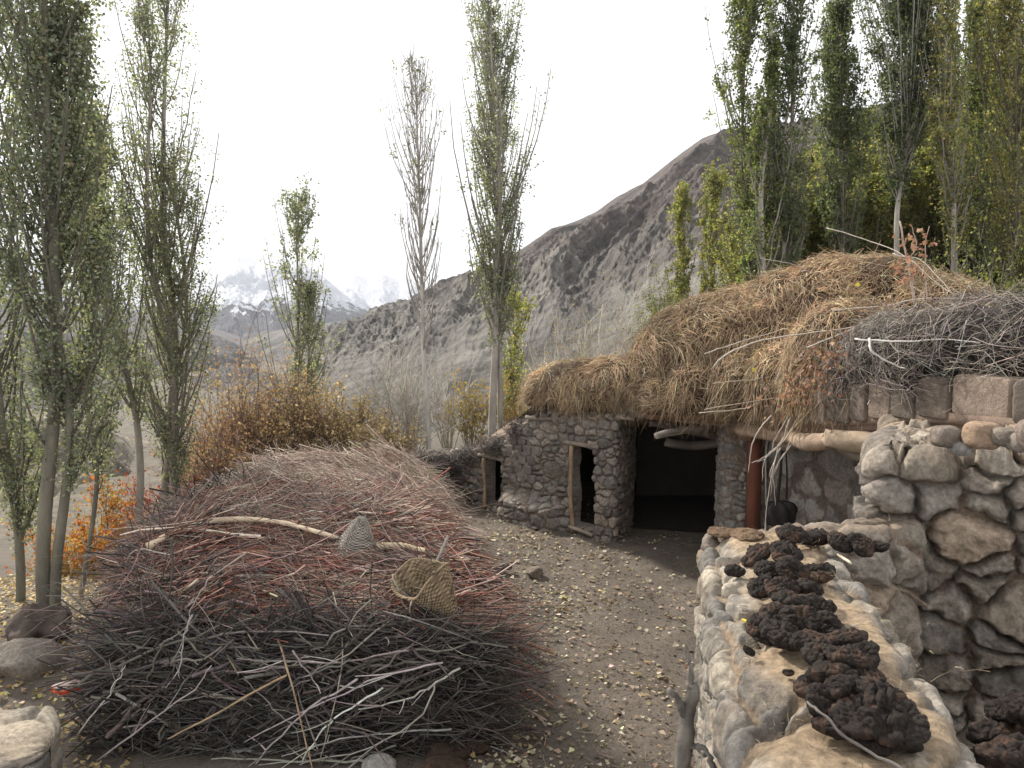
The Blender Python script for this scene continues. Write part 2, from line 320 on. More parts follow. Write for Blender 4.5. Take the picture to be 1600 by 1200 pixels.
# ------------------------------------------------------------------ rubble masonry
PAL = {'warm': [(.32, .275, .225), (.28, .24, .195), (.36, .31, .25), (.30, .25, .20), (.25, .22, .19), (.37, .29, .22), (.33, .29, .245), (.27, .235, .2), (.40, .35, .29), (.31, .27, .23), (.19, .17, .15)],
       'grey': [(.27, .255, .235), (.23, .21, .19), (.31, .28, .25), (.19, .175, .16), (.25, .215, .185), (.34, .31, .28)],
       'shed': [(.23, .20, .175), (.28, .245, .21), (.20, .18, .16), (.26, .235, .21), (.30, .25, .205), (.17, .155, .14)],
       'pale': [(.38, .34, .29), (.30, .27, .235), (.42, .37, .30), (.29, .26, .22), (.33, .28, .22), (.43, .38, .31), (.22, .205, .185)]}
def stone_field(u, v, cs, seed, flat=1.3, pal='warm', depth=.09, gap=.008, mort=.25, mcol=(.2, .15, .115), bricks=None):
    rng = np.random.default_rng(seed); shp = u.shape; u = u.ravel(); v = v.ravel()
    hf = fbm(u / cs * 5, v / cs * 5, 4, seed + 60, 4)
    uw = u + .10 * cs * noise(u / cs * 2.2, v / cs * 2.2, 1, seed) + .04 * cs * noise(u / cs * 6, v / cs * 6, 2, seed)
    vw = (v + .10 * cs * noise(u / cs * 2.2, v / cs * 2.2, 5, seed) + .04 * cs * noise(u / cs * 6, v / cs * 6, 7, seed)) * flat
    pts = []; wd = []
    y = vw.min() - cs
    while y < vw.max() + cs:
        rh = cs * rng.uniform(.75, 1.25); x = u.min() - cs * rng.uniform(.5, 2)
        while x < u.max() + cs:
            ww = cs * math.exp(rng.normal(.1, .38)); yy = y + rh / 2 + rng.normal(0, .1) * cs
            if rng.random() < .22:
                pts += [(x + ww / 2, yy - .26 * rh), (x + ww / 2 + rng.normal(0, .1) * ww, yy + .26 * rh)]; wd += [ww * .5, ww * .5]
            else: pts.append((x + ww / 2, yy)); wd.append(ww)
            x += ww
        y += rh
    pts = np.array(pts); wd = np.array(wd); n = len(pts)
    rad2 = (wd * .33)**2
    idx = np.zeros(len(u), int); e = np.zeros(len(u))
    # process in vertical strips of u so that only nearby stones are tested
    order = np.argsort(uw); step = 6000
    for s in range(0, len(u), step):
        ii = order[s:s + step]; lo, hi = uw[ii].min() - cs * 3.2, uw[ii].max() + cs * 3.2
        jj = np.where((pts[:, 0] > lo) & (pts[:, 0] < hi))[0]
        q = pts[jj]
        D = (uw[ii][:, None] - q[:, 0])**2 + (vw[ii][:, None] - q[:, 1])**2 - rad2[jj]
        k = D.argmin(1); Di = D[np.arange(len(ii)), k]
        dist = np.hypot(q[k][:, None, 0] - q[None, :, 0], q[k][:, None, 1] - q[None, :, 1]); dist[dist < 1e-6] = 1e-6
        E = (D - Di[:, None]) / (2 * dist); E[np.arange(len(ii)), k] = 9
        e[ii] = E.min(1); idx[ii] = jj[k]
    rnd = rng.random((n, 6)); kk = cs * (.16 + .22 * rnd[idx, 0])
    e = e + cs * .035 * hf; kk = kk * .8; q = np.clip((e - gap) / kk, 0, 1); dome = (1 - (1 - q)**2.2)**.75
    dx = (uw - pts[idx, 0]); dy = (vw - pts[idx, 1])
    fac = noise(u / cs * 3 + idx * 3.7, v / cs * 3 + idx * 1.3, 3, seed)
    fac2 = np.abs(noise(u / cs * 1.4 + idx * 5.1, v / cs * 1.4, 8, seed))
    st = depth * (dome * (.65 + .55 * rnd[idx, 1]) - .12) + (dx * (rnd[idx, 2] - .5) + dy * (rnd[idx, 3] - .5)) * .32 + depth * (.16 * fac - .25 * fac2)
    fa = rng.uniform(0, 6.28, (n, 4)); fs_ = rng.uniform(.12, .6, (n, 4)); fo = rng.uniform(.75, 1.25, (n, 4))
    for k in range(4):
        pl = depth * fo[idx, k] + fs_[idx, k] * (dx * np.cos(fa[idx, k]) + dy / flat * np.sin(fa[idx, k])) * .8
        st = np.minimum(st, pl + depth * .12 * hf)
    st = st + .07 * depth * hf + .0022 * noise(u * 90, v * 90, 0, seed) + .0035 * fbm(u * 30, v * 30, 1, seed, 3)
    mo = (depth * (mort - .12 + .30 * fbm(u / cs * .8, v / cs * .8, 0, seed + 3, 3) + .14 * fbm(u * 22, v * 22, 0, seed + 4, 3) - .32 * sm(noise(u / cs * 1.3, v / cs * 1.3, 3, seed + 40), 0, .5))) + 0 * u
    mk_ = sm(st - mo, -.006, .008)
    h = np.maximum(st, mo)
    pc = np.array(PAL[pal])[rng.integers(0, len(PAL[pal]), n)] * (.85 + .35 * rnd[:, 4:5])
    c = pc[idx] * (1 + .38 * fbm(u / cs * 3.5 + idx, v / cs * 3.5, 0, seed + 8, 5) + .10 * noise(u * 110, v * 110, 0, 3))[:, None]
    dust = sm(noise(u / cs * 1.5, v / cs * 1.5, 0, seed + 12), .2, .8)[:, None] * .3
    mcol = np.array(mcol) * (1 + .28 * fbm(u * 7, v * 7, 0, seed + 5, 4) + .10 * noise(u * 90, v * 90, 0, 5))[:, None]
    c = c * (1 - dust) + mcol * dust
    c = mcol * (1 - mk_[:, None]) + c * mk_[:, None]
    return h.reshape(shp), np.clip(c, .01, .9).reshape(*shp, 3), mk_.reshape(shp)
def gnormals(B):
    a = np.gradient(B, axis=0); b = np.gradient(B, axis=1); n = np.cross(a, b)
    return n / (np.linalg.norm(n, axis=-1, keepdims=True) + 1e-9)
def plan_path(pts, step, rnd=.12):
    pts = np.asarray(pts, float); seg = np.linalg.norm(np.diff(pts, axis=0), axis=1); cum = np.concatenate([[0], np.cumsum(seg)])
    u = np.arange(0, cum[-1], step)
    def at(u): return np.stack([np.interp(u, cum, pts[:, 0]), np.interp(u, cum, pts[:, 1])], -1)
    q = sum(at(np.clip(u + d, 0, cum[-1])) for d in np.linspace(-rnd, rnd, 9)) / 9
    return u, q, cum
def rubble_wall(name, pts, ztop, z0, cs, seed, res, parent, fold=.35, flat=1.3, pal='warm', depth=.09, mort=.25, openings=(), bench=None, mcol=(.2, .15, .115), m=None, lump=.03):
    u, q, cum = plan_path(pts, res)
    t = np.gradient(q, axis=0); t /= np.linalg.norm(t, axis=1, keepdims=True); nrm = np.stack([t[:, 1], -t[:, 0]], -1)
    zt = np.interp(u, [a for a, b in ztop], [b for a, b in ztop])
    H = zt.max() - z0; nv = int(H / res) + 1; nf = int(fold / res) if fold else 0
    vv = np.linspace(0, 1, nv); fr = (np.arange(1, nf + 1) * res)
    B = np.zeros((len(u), nv + nf, 3)); vm = np.zeros((len(u), nv + nf))
    top = zt + .04 * noise(u / cs * 1.5, 0, 0, seed + 77)
    for k in range(nv + nf):
        if k < nv: z = z0 + (top - z0) * vv[k]; inw = 0; vm[:, k] = z
        else: z = top; inw = fr[k - nv]; vm[:, k] = top + inw
        # rounded shoulder
        rs = .07
        d = (top - z) if k < nv else 0
        B[:, k, :2] = q - nrm * (inw + (rs * (1 - np.sqrt(1 - np.clip(1 - d / rs, 0, 1)**2)) if k < nv else rs))[:, None] if k < nv else q - nrm * (inw + rs)
        B[:, k, 2] = z
    Nn = gnormals(B); s = np.sign((Nn[:, nv // 2, :2] * nrm).sum()); Nn = Nn * s
    U = np.broadcast_to(u[:, None], vm.shape)
    h, c, mk_ = stone_field(U.copy(), vm.copy(), cs, seed, flat, pal, depth, mort=mort, mcol=mcol)
    h = h + lump * fbm(U * 1.2, vm * 1.2, 0, seed + 31, 3)
    if bench:
        for (ua, ub, zb, out) in bench:
            w_ = sm(U, ua, ua + .25) * (1 - sm(U, ub - .25, ub)) * (1 - sm(vm, zb - .1, zb + .05 ))
            h = h + w_ * out * (1 + .15 * noise(U * 3, vm * 3, 0, 5))
    V = B + Nn * h[..., None]
    F = grid_faces(*vm.shape)
    if s > 0: F = F[:, ::-1]
    for (ua, ub, za, zb) in openings:
        wob = .03 * noise(U * 5, vm * 5, 0, 99)
        ins = (U + wob > ua) & (U + wob < ub) & (vm + wob > za) & (vm + wob < zb) & (np.arange(vm.shape[1])[None] < nv)
        V[ins] = (B + Nn * -.24)[ins]; c[ins] = c[ins].mean(0) * (1 + .3 * fbm((U * 9)[ins], (vm * 9)[ins], 0, 3, 4))[:, None]; c = c
        er = ins.copy(); er[1:] &= ins[:-1]; er[:-1] &= ins[1:]; er[:, 1:] &= ins[:, :-1]; er[:, :-1] &= ins[:, 1:]
        er[:, 0] = ins[:, 0]
        F = F[~er.ravel()[F].all(1)]
    return mk(name, V, F, m or M_STONE, parent, col=c, smooth=True)
def rubble_bar(name, p0, p1, width, zt0, zt1, z0, cs, seed, res, parent=None, pal='warm', depth=.08, flat=1.2, mort=.25, topmud=.9, mcol=(.3, .235, .17), end=(0, 1), side=1.0, topcol=None):
    """free-standing wall: left face, top and right face as one displaced skin, rounded at its ends"""
    p0 = np.array(p0, float); p1 = np.array(p1, float); Ln = np.linalg.norm(p1 - p0); t = (p1 - p0) / Ln; nl = np.array([-t[1], t[0]])
    u = np.linspace(0, Ln, int(Ln / res)); Hh = max(zt0, zt1) - z0; rc = .06
    per = Hh * 2 + width; v = np.arange(0, per, res)
    lat = np.clip(v - Hh, 0, width) - width / 2; zz = np.where(v < Hh, v, np.where(v > Hh + width, per - v, Hh))
    k = int(rc / res) + 1; ker = np.ones(2 * k + 1) / (2 * k + 1)
    latp = np.convolve(np.pad(lat, k, mode='edge'), ker, 'valid'); zzp = np.convolve(np.pad(zz, k, mode='edge'), ker, 'valid')
    wob = .05 * noise(u * 1.1, 0, 0, seed) ; wob2 = .04 * noise(u * 1.3, 5, 0, seed)
    zt = zt0 + (zt1 - zt0) * u / Ln
    scale = np.ones(len(u))
    for e in end:
        d = (u if e == 0 else Ln - u); scale = scale * np.sqrt(np.clip(1 - np.clip(1 - d / .26, 0, 1)**2, .0005, 1))
    B = np.zeros((len(u), len(v), 3))
    L2 = latp[None] * (scale * (1 + wob2))[:, None] + wob[:, None]
    B[..., :2] = p0 + t * u[:, None, None] - nl * (-1) * L2[..., None] * -1
    B[..., 2] = z0 + (zzp[None] / Hh) * (zt - z0)[:, None] - (1 - scale)[:, None] * .06
    N_ = gnormals(B); ctr = np.stack([p0[0] + t[0] * u, p0[1] + t[1] * u], -1)
    mid = len(v) // 2
    if N_[len(u) // 2, mid, 2] < 0: N_ = -N_; flip = False
    else: flip = True
    U, Vv = np.meshgrid(u, v, indexing='ij')
    h, c, mk_ = stone_field(U, Vv, cs, seed, flat, pal, depth, mort=mort, mcol=mcol)
    ed = np.minimum(Vv - Hh, Hh + width - Vv) / width          # 0 at the edges of the top, .5 in the middle
    mud = sm(ed + .14 * noise(U * 3, Vv * 3, 0, seed + 2), .08, .23) * topmud
    mcl = np.array(topcol if topcol else mcol) * (1 + .2 * fbm(U * 3, Vv * 3, 0, seed + 6, 4) + .2 * fbm(U * 30, Vv * 30, 0, 3, 4))[..., None]
    mh = depth * (.86 + .35 * fbm(U * 2.5, Vv * 2.5, 0, seed + 7, 4) + .16 * fbm(U * 16, Vv * 16, 0, 4, 4))
    st = sm(h - mh, -.004, .012)
    hh = h * (1 - mud) + np.maximum(h * .8, mh) * mud
    cc = c * (1 - mud[..., None]) + (mcl * (1 - st[..., None] * .75) + c * st[..., None] * .75) * mud[..., None]
    V = B + N_ * (hh * side * (scale[:, None]**.5))[..., None]
    F = grid_faces(len(u), len(v)); 
    if flip: F = F[:, ::-1]
    return mk(name, V, F, M_STONE, parent, col=cc, smooth=True)

def log(name, p0, p1, r0, r1, parent=None, col=(.3, .25, .2), seed=0, bend=.03, K=16, S=12, m=None, rough=.12, **k):
    rng = np.random.default_rng(seed); p0 = np.array(p0, float); p1 = np.array(p1, float); s = np.linspace(0, 1, K)
    off = np.stack([bend * noise(s * 2.3, seed, c * 9.1) * 2 for c in range(3)], -1)
    pth = p0 + (p1 - p0) * s[:, None] + off * np.sin(np.pi * s)[:, None] ** .5
    rad = r0 + (r1 - r0) * s
    V, F = tubes(pth, rad, S, cap=True)
    c = pth.mean(0); ln = np.linalg.norm(p1 - p0)
    th = np.tile(np.arange(S), K + 2); ss = np.repeat(np.concatenate([[0], s, [1]]), S)
    ax = np.repeat(np.concatenate([pth[:1], pth, pth[-1:]]), S, axis=0)
    f = 1 + rough * noise(ss * ln * 6, np.cos(th * 2 * np.pi / S) * 1.9, np.sin(th * 2 * np.pi / S) * 1.5, seed)
    V = ax + (V - ax) * f[:, None]
    cc = np.array(col) * (1 + .25 * noise(ss * ln * 3, th * .7, 0, seed + 4))[:, None]
    return mk(name, V, F, m or M_WOOD, parent, col=cc, smooth=True, **k)
def rock(name, c, rad, seed, col, parent=None, label=None, cat='rock', group=None, n=48, m=None, kind=None, facet=.22):
    th = np.linspace(0, np.pi, n // 2 + 1); ph = np.arange(n) * 2 * np.pi / n
    T, Ph = np.meshgrid(th, ph, indexing='ij'); d = np.stack([np.sin(T) * np.cos(Ph), np.sin(T) * np.sin(Ph), np.cos(T)], -1)
    rng = np.random.default_rng(seed); fl = rng.normal(size=(11, 3)); fl /= np.linalg.norm(fl, axis=1, keepdims=True); off = rng.uniform(.62, .95, 11)
    r = np.ones(T.shape)
    dd = d @ fl.T
    for k in range(11): r = np.where(dd[..., k] > .05, np.minimum(r, off[k] / np.clip(dd[..., k], .05, 1)), r)
    r = r * (1 + facet * .5 * fbm(d[..., 0] * 2, d[..., 1] * 2, d[..., 2] * 2, seed, 4) + .03 * noise(d[..., 0] * 12, d[..., 1] * 12, d[..., 2] * 12, seed))
    V = np.array(c) + d * r[..., None] * np.array(rad)
    cc = np.array(col) * (1 + .25 * fbm(V[..., 0] * 6, V[..., 1] * 6, V[..., 2] * 6, seed, 4))[..., None]
    o = mk(name, V, grid_faces(len(th), n, True), m or M_STONE, parent, col=cc, smooth=True)
    if label: tag(o, label, cat, group, kind)
    return o

# ------------------------------------------------------------------ walls and sheds
W = 'stone_wall'
near_wall = thing('stone_wall', (1.0, 3.4, 0), 'rubble wall with sunlit mud top carrying the dark dung cakes', 'wall')
rubble_bar('wall_body', (.86, 1.3), (1.62, 4.95), .74, 2.02, 2.05, -.05, .235, 101, .0095, near_wall, pal='pale', depth=.085, end=(1,), mcol=(.30, .23, .165), topcol=(.40, .30, .20))
rubble_bar('wall_return', (1.5, 4.95), (2.75, 5.36), .34, 1.97, 2.0, -.05, .3, 109, .012, near_wall, pal='warm', depth=.09, topmud=.6, end=(0,), mcol=(.26, .2, .15))

barn = thing('stone_barn', (3.3, 9, 0), 'large stone cattle barn with open dark front, heavy boulder pier and adobe brick parapet', 'barn')
def zroof(x, y): return 1.97 + .62 * sm(10.4 - np.asarray(y, float), 0, 5.0)
rubble_wall('pier', [(3.6, 7.2), (2.60, 5.42), (3.3, 5.1), (4.6, 4.4)], [(0, 2.45), (2.0, 2.47), (2.6, 2.48), (2.8, 2.56), (3.1, 2.62), (5, 2.64)], -.1, .285, 7, .010, barn, fold=.55, flat=1.15, depth=.16, mort=.10, mcol=(.23, .175, .13), lump=.05)
rubble_wall('back_wall', [(3.25, 10.5), (4.1, 8.4), (4.4, 7.0), (3.4, 6.9)], [(0, 2.1), (9, 2.5)], -.1, .34, 23, .016, barn, fold=0, flat=1.0, pal='grey', depth=.05, mort=.1, mcol=(.15, .12, .1))
rubble_wall('pillar', [(3.02, 11.2), (2.97, 10.55), (3.28, 10.42), (3.36, 11.1)], [(0, 1.98), (9, 1.98)], -.1, .2, 31, .014, barn, fold=0, flat=1.5, pal='grey', depth=.05)
# roof slab of mud on poles
def slab(name, poly, zf, th, m, parent):
    n = len(poly); p = np.array(poly, float); z = zf(p[:, 0], p[:, 1])
    bm = bmesh.new(); lo = [bm.verts.new((*p[i], z[i])) for i in range(n)]; hi = [bm.verts.new((*p[i], z[i] + th)) for i in range(n)]
    bm.faces.new(lo[::-1]); bm.faces.new(hi)
    for i in range(n): bm.faces.new((lo[i], lo[(i + 1) % n], hi[(i + 1) % n], hi[i]))
    bmesh.ops.triangulate(bm, faces=[f for f in bm.faces if len(f.verts) > 4]); bm.normal_update()
    V = [v.co[:] for v in bm.verts]; bm.verts.index_update(); F3 = [[v.index for v in f.verts] for f in bm.faces if len(f.verts) == 3]; F4 = [[v.index for v in f.verts] for f in bm.faces if len(f.verts) == 4]
    bm.free(); return mk(name, V, [F3, F4], m, parent)
slab('roof', [(1.75, 11.35), (3.0, 10.25), (3.3, 8.8), (3.55, 7.2), (3.72, 5.95), (7.5, 5.4), (7.5, 14.6), (1.75, 14.6)], zroof, .14, M_MUD, barn)
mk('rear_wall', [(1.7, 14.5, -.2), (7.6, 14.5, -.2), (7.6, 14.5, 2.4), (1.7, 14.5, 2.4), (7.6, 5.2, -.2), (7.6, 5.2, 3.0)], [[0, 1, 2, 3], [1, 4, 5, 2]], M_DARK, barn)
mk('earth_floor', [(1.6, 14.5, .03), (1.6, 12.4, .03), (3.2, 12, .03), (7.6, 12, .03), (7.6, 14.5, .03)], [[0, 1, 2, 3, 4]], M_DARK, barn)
# beams
rng = np.random.default_rng(5)
log('eave_beam', (3.0, 10.05, 1.98), (3.42, 8.0, 2.2), .085, .1, barn, (.34, .25, .18), 3, .05)
log('eave_beam', (3.38, 8.05, 2.18), (3.95, 5.4, 2.52), .10, .12, barn, (.32, .25, .18), 4, .06, rough=.35)
log('lintel_beam', P(1022, 646, 11.0), P(1140, 652, 10.3), .10, .09, barn, (.16, .085, .05), 5, .01, S=6, rough=.05)
log('lintel_beam', P(985, 640, 11.3), P(1022, 645, 11.2), .05, .06, barn, (.2, .15, .11), 6, .02)
log('protruding_pole', P(1026, 681, 10.4), P(1110, 664, 11.2), .045, .06, barn, (.24, .21, .18), 7, .03, rough=.25)
log('roof_pole', P(1015, 662, 11.4), P(1140, 690, 11.6), .05, .06, barn, (.12, .1, .085), 8, .04)
log('roof_pole', P(1040, 690, 11.9), P(1140, 690, 11.9), .07, .07, barn, (.14, .12, .1), 9, .04)
log('lintel_beam', P(1145, 672, 10.25), P(1196, 682, 9.85), .075, .075, barn, (.2, .12, .075), 10, .02, S=6)
log('roof_pole', P(1215, 690, 9.6), P(1385, 705, 7.6), .06, .09, barn, (.2, .17, .14), 11, .08, rough=.25)
# red-brown squared door post
def box_between(p0, p1, wx, wy):
    p0 = np.array(p0, float); p1 = np.array(p1, float); o = []
    for p in (p0, p1):
        for sx, sy in ((-1, -1), (1, -1), (1, 1), (-1, 1)): o.append(p + (sx * wx / 2, sy * wy / 2, 0))
    return np.array(o), [[0, 3, 2, 1], [4, 5, 6, 7], [0, 1, 5, 4], [1, 2, 6, 5], [2, 3, 7, 6], [3, 0, 4, 7]]
V, F = box_between((3.23, 10.1, -.02), (3.23, 10.1, 1.96), .16, .14); V[:, 0] += np.where(V[:, 2] > 1, -.01, 0)
mk('door_post', V, F, mat('red_brown_wood', (.19, .075, .045), (.11, .045, .03), scale=6, bumps=((40, .4, .01),), stretch=(1, 1, .15)), barn)
log('thin_pole', (3.36, 10.0, 0), (3.37, 10.05, 1.95), .014, .012, barn, (.4, .38, .34), 12, .01, S=6)
# adobe parapet blocks above the beam
M_BRICK = mat('adobe_block', attr=True, scale=6, var=.3, bumps=((8, .7, .04), (50, .7, .012), (220, .5, .004)))
def adobe(c, sx, sy, sz, yaw, seed, col):
    n = 12; s = np.linspace(-1, 1, n); Vs = []; Fs = []; k = 0
    for ax in range(3):
        for sg in (-1, 1):
            a, b = np.meshgrid(s, s, indexing='ij'); q = np.zeros((n, n, 3)); o = [i for i in range(3) if i != ax]
            q[..., ax] = sg; q[..., o[0]] = a; q[..., o[1]] = b
            f = grid_faces(n, n); f = f if (sg > 0) == (ax != 1) else f[:, ::-1]
            Vs.append(q.reshape(-1, 3)); Fs.append(f + k); k += n * n
    q = np.concatenate(Vs); nl = (np.abs(q)**9).sum(1)**(1 / 9); q = q / nl[:, None]
    q = q * (1 + .05 * fbm(q[:, 0] * 1.7, q[:, 1] * 1.7, q[:, 2] * 1.7, seed, 3))[:, None]
    q = q * np.array([sx, sy, sz]) / 2; cy, sy_ = math.cos(yaw), math.sin(yaw)
    q = np.stack([q[:, 0] * cy - q[:, 1] * sy_, q[:, 0] * sy_ + q[:, 1] * cy, q[:, 2]], -1) + c
    return q, np.concatenate(Fs)
ac = Acc(); rng = np.random.default_rng(12)
edge = [(3.3, 8.9), (3.52, 7.4), (3.66, 6.5), (3.85, 5.5), (4.3, 4.9)]
u, q, cum = plan_path(edge, .01, .05); s = 0; k = 0
while s < u[-1] - .3:
    L_ = rng.choice([.30, .34, .42, .62]); i = int((s + L_ / 2) / .01); j = min(i + 5, len(q) - 1); yaw = math.atan2(*(q[j] - q[i - 5])[::-1])
    zb = float(zroof(q[i][0], q[i][1])) + .1
    hgt = .36 + rng.normal(0, .012)
    V, F = adobe((q[i][0] + .05, q[i][1], zb + hgt / 2), L_ - .015, .26, hgt, yaw + rng.normal(0, .03), k, None)
    ac.add(V, F, np.array([(.17, .135, .11), (.21, .165, .13), (.14, .115, .095)][k % 3]) * rng.uniform(.85, 1.15)); s += L_; k += 1
ac.mk('adobe_parapet', M_BRICK, barn, smooth=True)
slab('mud_coping', [(3.0, 9.9), (3.28, 8.8), (3.48, 7.4), (3.62, 6.4), (3.75, 5.4), (4.1, 4.75), (4.5, 4.9), (4.1, 6.0), (3.8, 8.0), (3.4, 9.9)], lambda x, y: zroof(x, y) + .06, .09, M_MUD, barn)
ac = Acc(); rng = np.random.default_rng(3)     # small stones wedged over the pier
for px, py, w_, c in ((1478, 682, .15, (.24, .20, .165)), (1535, 680, .19, (.38, .27, .19)), (1566, 682, .12, (.27, .23, .19)), (1594, 690, .13, (.28, .24, .2)), (1620, 680, .2, (.25, .2, .17)), (1500, 700, .1, (.3, .28, .26))):
    th = np.linspace(0, np.pi, 17); ph = np.arange(24) * 2 * np.pi / 24; T, Ph = np.meshgrid(th, ph, indexing='ij')
    d = np.stack([np.sin(T) * np.cos(Ph), np.sin(T) * np.sin(Ph), np.cos(T)], -1); d = d / ((np.abs(d)**3.2).sum(-1, keepdims=True)**(1 / 3.2))
    d = d * (1 + .12 * fbm(d[..., 0] * 2, d[..., 1] * 2 + px, d[..., 2] * 2, 3, 3))[..., None]
    ac.add(P(px, py, 4.98 - (px - 1478) * .003) + d * np.array([w_, .16, w_ * .85]) * .55, grid_faces(17, 24, True), np.array(c))
ac.mk('wedge_stones', M_STONE, barn, smooth=True)

shed = thing('stone_shed', (.5, 12.6, 0), 'low rubble shed with two narrow dark doorways under a hay roof', 'shed')
shed_path = [(-1.7, 15.1), (-.85, 14.05), (.28, 12.75), (1.58, 11.5), (1.95, 12.4), (2.3, 14.5)]
u, q, cum = plan_path(shed_path, .01)
def uof(px):   # distance along the shed wall of the point seen at px
    k = np.argmin(np.abs(800 + q[:int(cum[3] / .01), 0] / q[:int(cum[3] / .01), 1] * FPX - px)); return u[k]
d1a, d1b = uof(893), uof(931); d2a, d2b = uof(756), uof(783)
rubble_wall('wall', shed_path, [(0, .7), (uof(740), 1.0), (uof(770), 1.15), (uof(800), 1.45), (uof(835), 1.82), (uof(870), 1.9), (9, 2.0)], -.1, .20, 41, .0115, shed, fold=.5, flat=1.35, pal='shed', depth=.065, mort=.18, mcol=(.15, .115, .09),
            openings=[(d1a, d1b, .12, 1.42), (d2a, d2b, .1, .93)], bench=[(uof(786), uof(884), .42, .28)], lump=.04)
for i, (pa, zt) in enumerate(((d1a, 1.42), (d2a, .93))):
    k = int(pa / .01); x, y = q[k] ; t = (q[k + 3] - q[k - 3]); t /= np.linalg.norm(t); n = np.array([t[1], -t[0]])
    a = (q[k] + t * .05 + n * .05); 
    log('door_jamb', (*(a + t * .02), .02), (*a, zt), .034, .030, shed, (.30, .215, .14), 20 + i, .010)
    wd_ = (d1b - d1a) if i == 0 else (d2b - d2a)
    b_ = q[k] + t * wd_ + n * .04
    log('door_lintel', (*(q[k] - t * .12 + n * .03), zt + .035), (*(b_ + t * .1), zt + .03), .035, .035, shed, (.2, .165, .135), 25 + i, .006)
    if i == 0: log('door_sill', (*(q[k] + t * .02 + n * .06), .10), (*(b_), .04), .03, .03, shed, (.3, .25, .2), 27, .01)
# closed dark room behind the doorways
rp = [(-1.5, 15.0, .33), (-.85, 15.4, .63), (-.3, 15.75, .98), (.3, 15.9, 1.48), (.7, 15.88, 1.83), (2.35, 15.75, 1.98), (2.35, 14.3, 2.0)]
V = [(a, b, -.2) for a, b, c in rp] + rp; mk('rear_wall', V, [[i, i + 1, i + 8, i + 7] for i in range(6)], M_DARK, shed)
slab('roof', [(-1.5, 14.9), (-.6, 13.95), (.15, 13.05), (.5, 12.7), (1.6, 11.58), (1.98, 12.4), (2.3, 15.8), (0, 16), (-1.2, 15.4)], lambda x, y: np.interp(x, [-1.5, -.85, -.3, .3, .7, 3], [.3, .6, .95, 1.45, 1.8, 1.97]), .06, M_MUD, shed)
log('eave_beam', P(822, 652, 12.75), P(992, 654, 11.35), .035, .045, shed, (.26, .22, .18), 28, .03)
for k in range(9):
    px = 842 + k * 17; p = P(px, 651, 12.6 - k * .14); log('rafter_end', p + (-.05, -.12, .03), p + (.3, .5, .06), .03, .03, shed, (.12, .1, .08), 40 + k, .01, K=5, S=6)
# a few coursed mud bricks set in the rubble
ac = Acc(); rng = np.random.default_rng(8)
for row in range(6):
    for cidx in range(4):
        px = 797 + cidx * 14 + (row % 2) * 6; py = 672 + row * 15 + (cidx * 1.0)
        if px > 850 - row * 3 or (row == 0 and cidx < 2): continue
        ui = uof(px); k = int(ui / .01); x, y = q[k]; t = q[k + 3] - q[k - 3]; yaw = math.atan2(t[1], t[0])
        pp = P(px, py, y - .0); V, F = adobe((x + .035, y + .035, pp[2]), .185, .16, .15, yaw, 60 + row * 5 + cidx, None)
        ac.add(V, F, np.array([(.17, .145, .13), (.145, .12, .108), (.19, .16, .14)][(row + cidx * 2) % 3]))
ac.mk('mud_bricks', M_BRICK, shed, smooth=True)

# low wall in the lower left corner
lw = thing('stone_wall', (-4.6, 5.3, -.3), 'low pale stone wall with flat top in lower left corner beside brushwood heap', 'wall')
rubble_bar('wall_body', (-7.4, 4.5), (-3.28, 5.2), .95, .50, .50, -.7, .36, 131, .016, lw, pal='pale', depth=.09, end=(1,), mcol=(.42, .35, .27), topmud=.6)

# ------------------------------------------------------------------ hay roofs
def ell_union(ells, zmin=None, n=40, seed=0, amp=.1, fs=2.5):
    ac = Acc()
    for k, (c, r) in enumerate(ells):
        th = np.linspace(0, np.pi, n // 2 + 1); ph = np.arange(n) * 2 * np.pi / n; T, Ph = np.meshgrid(th, ph, indexing='ij')
        d = np.stack([np.sin(T) * np.cos(Ph), np.sin(T) * np.sin(Ph), np.cos(T)], -1)
        V = c + d * np.array(r) * .95
        V = V + d * (amp * fbm(V[..., 0] * fs, V[..., 1] * fs, V[..., 2] * fs, seed, 4))[..., None]
        if zmin is not None: V[..., 2] = np.maximum(V[..., 2], zmin(V[..., 0], V[..., 1]))
        ac.add(V, grid_faces(len(th), n, True))
    return ac
def ell_sample(ells, n, rng, zmin=None, shell=(.95, 1.05)):
    out = []; nor = []; ar = np.array([r[0] * r[2] + r[1] * r[2] + r[0] * r[1] for c, r in ells]); ar = ar / ar.sum()
    for (c, r), a in zip(ells, ar):
        m = int(n * a); d = rng.normal(size=(m, 3)); d /= np.linalg.norm(d, axis=1, keepdims=True); r = np.array(r)
        p = c + d * r * rng.uniform(*shell, (m, 1)); nn = d / r; nn /= np.linalg.norm(nn, axis=1, keepdims=True)
        ok = np.ones(m, bool)
        for (c2, r2) in ells:
            if c2 is c: continue
            ok &= (((p - c2) / np.array(r2))**2).sum(1) > .86
        if zmin is not None: ok &= p[:, 2] > zmin(p[:, 0], p[:, 1])
        out.append(p[ok]); nor.append(nn[ok])
    return np.concatenate(out), np.concatenate(nor)
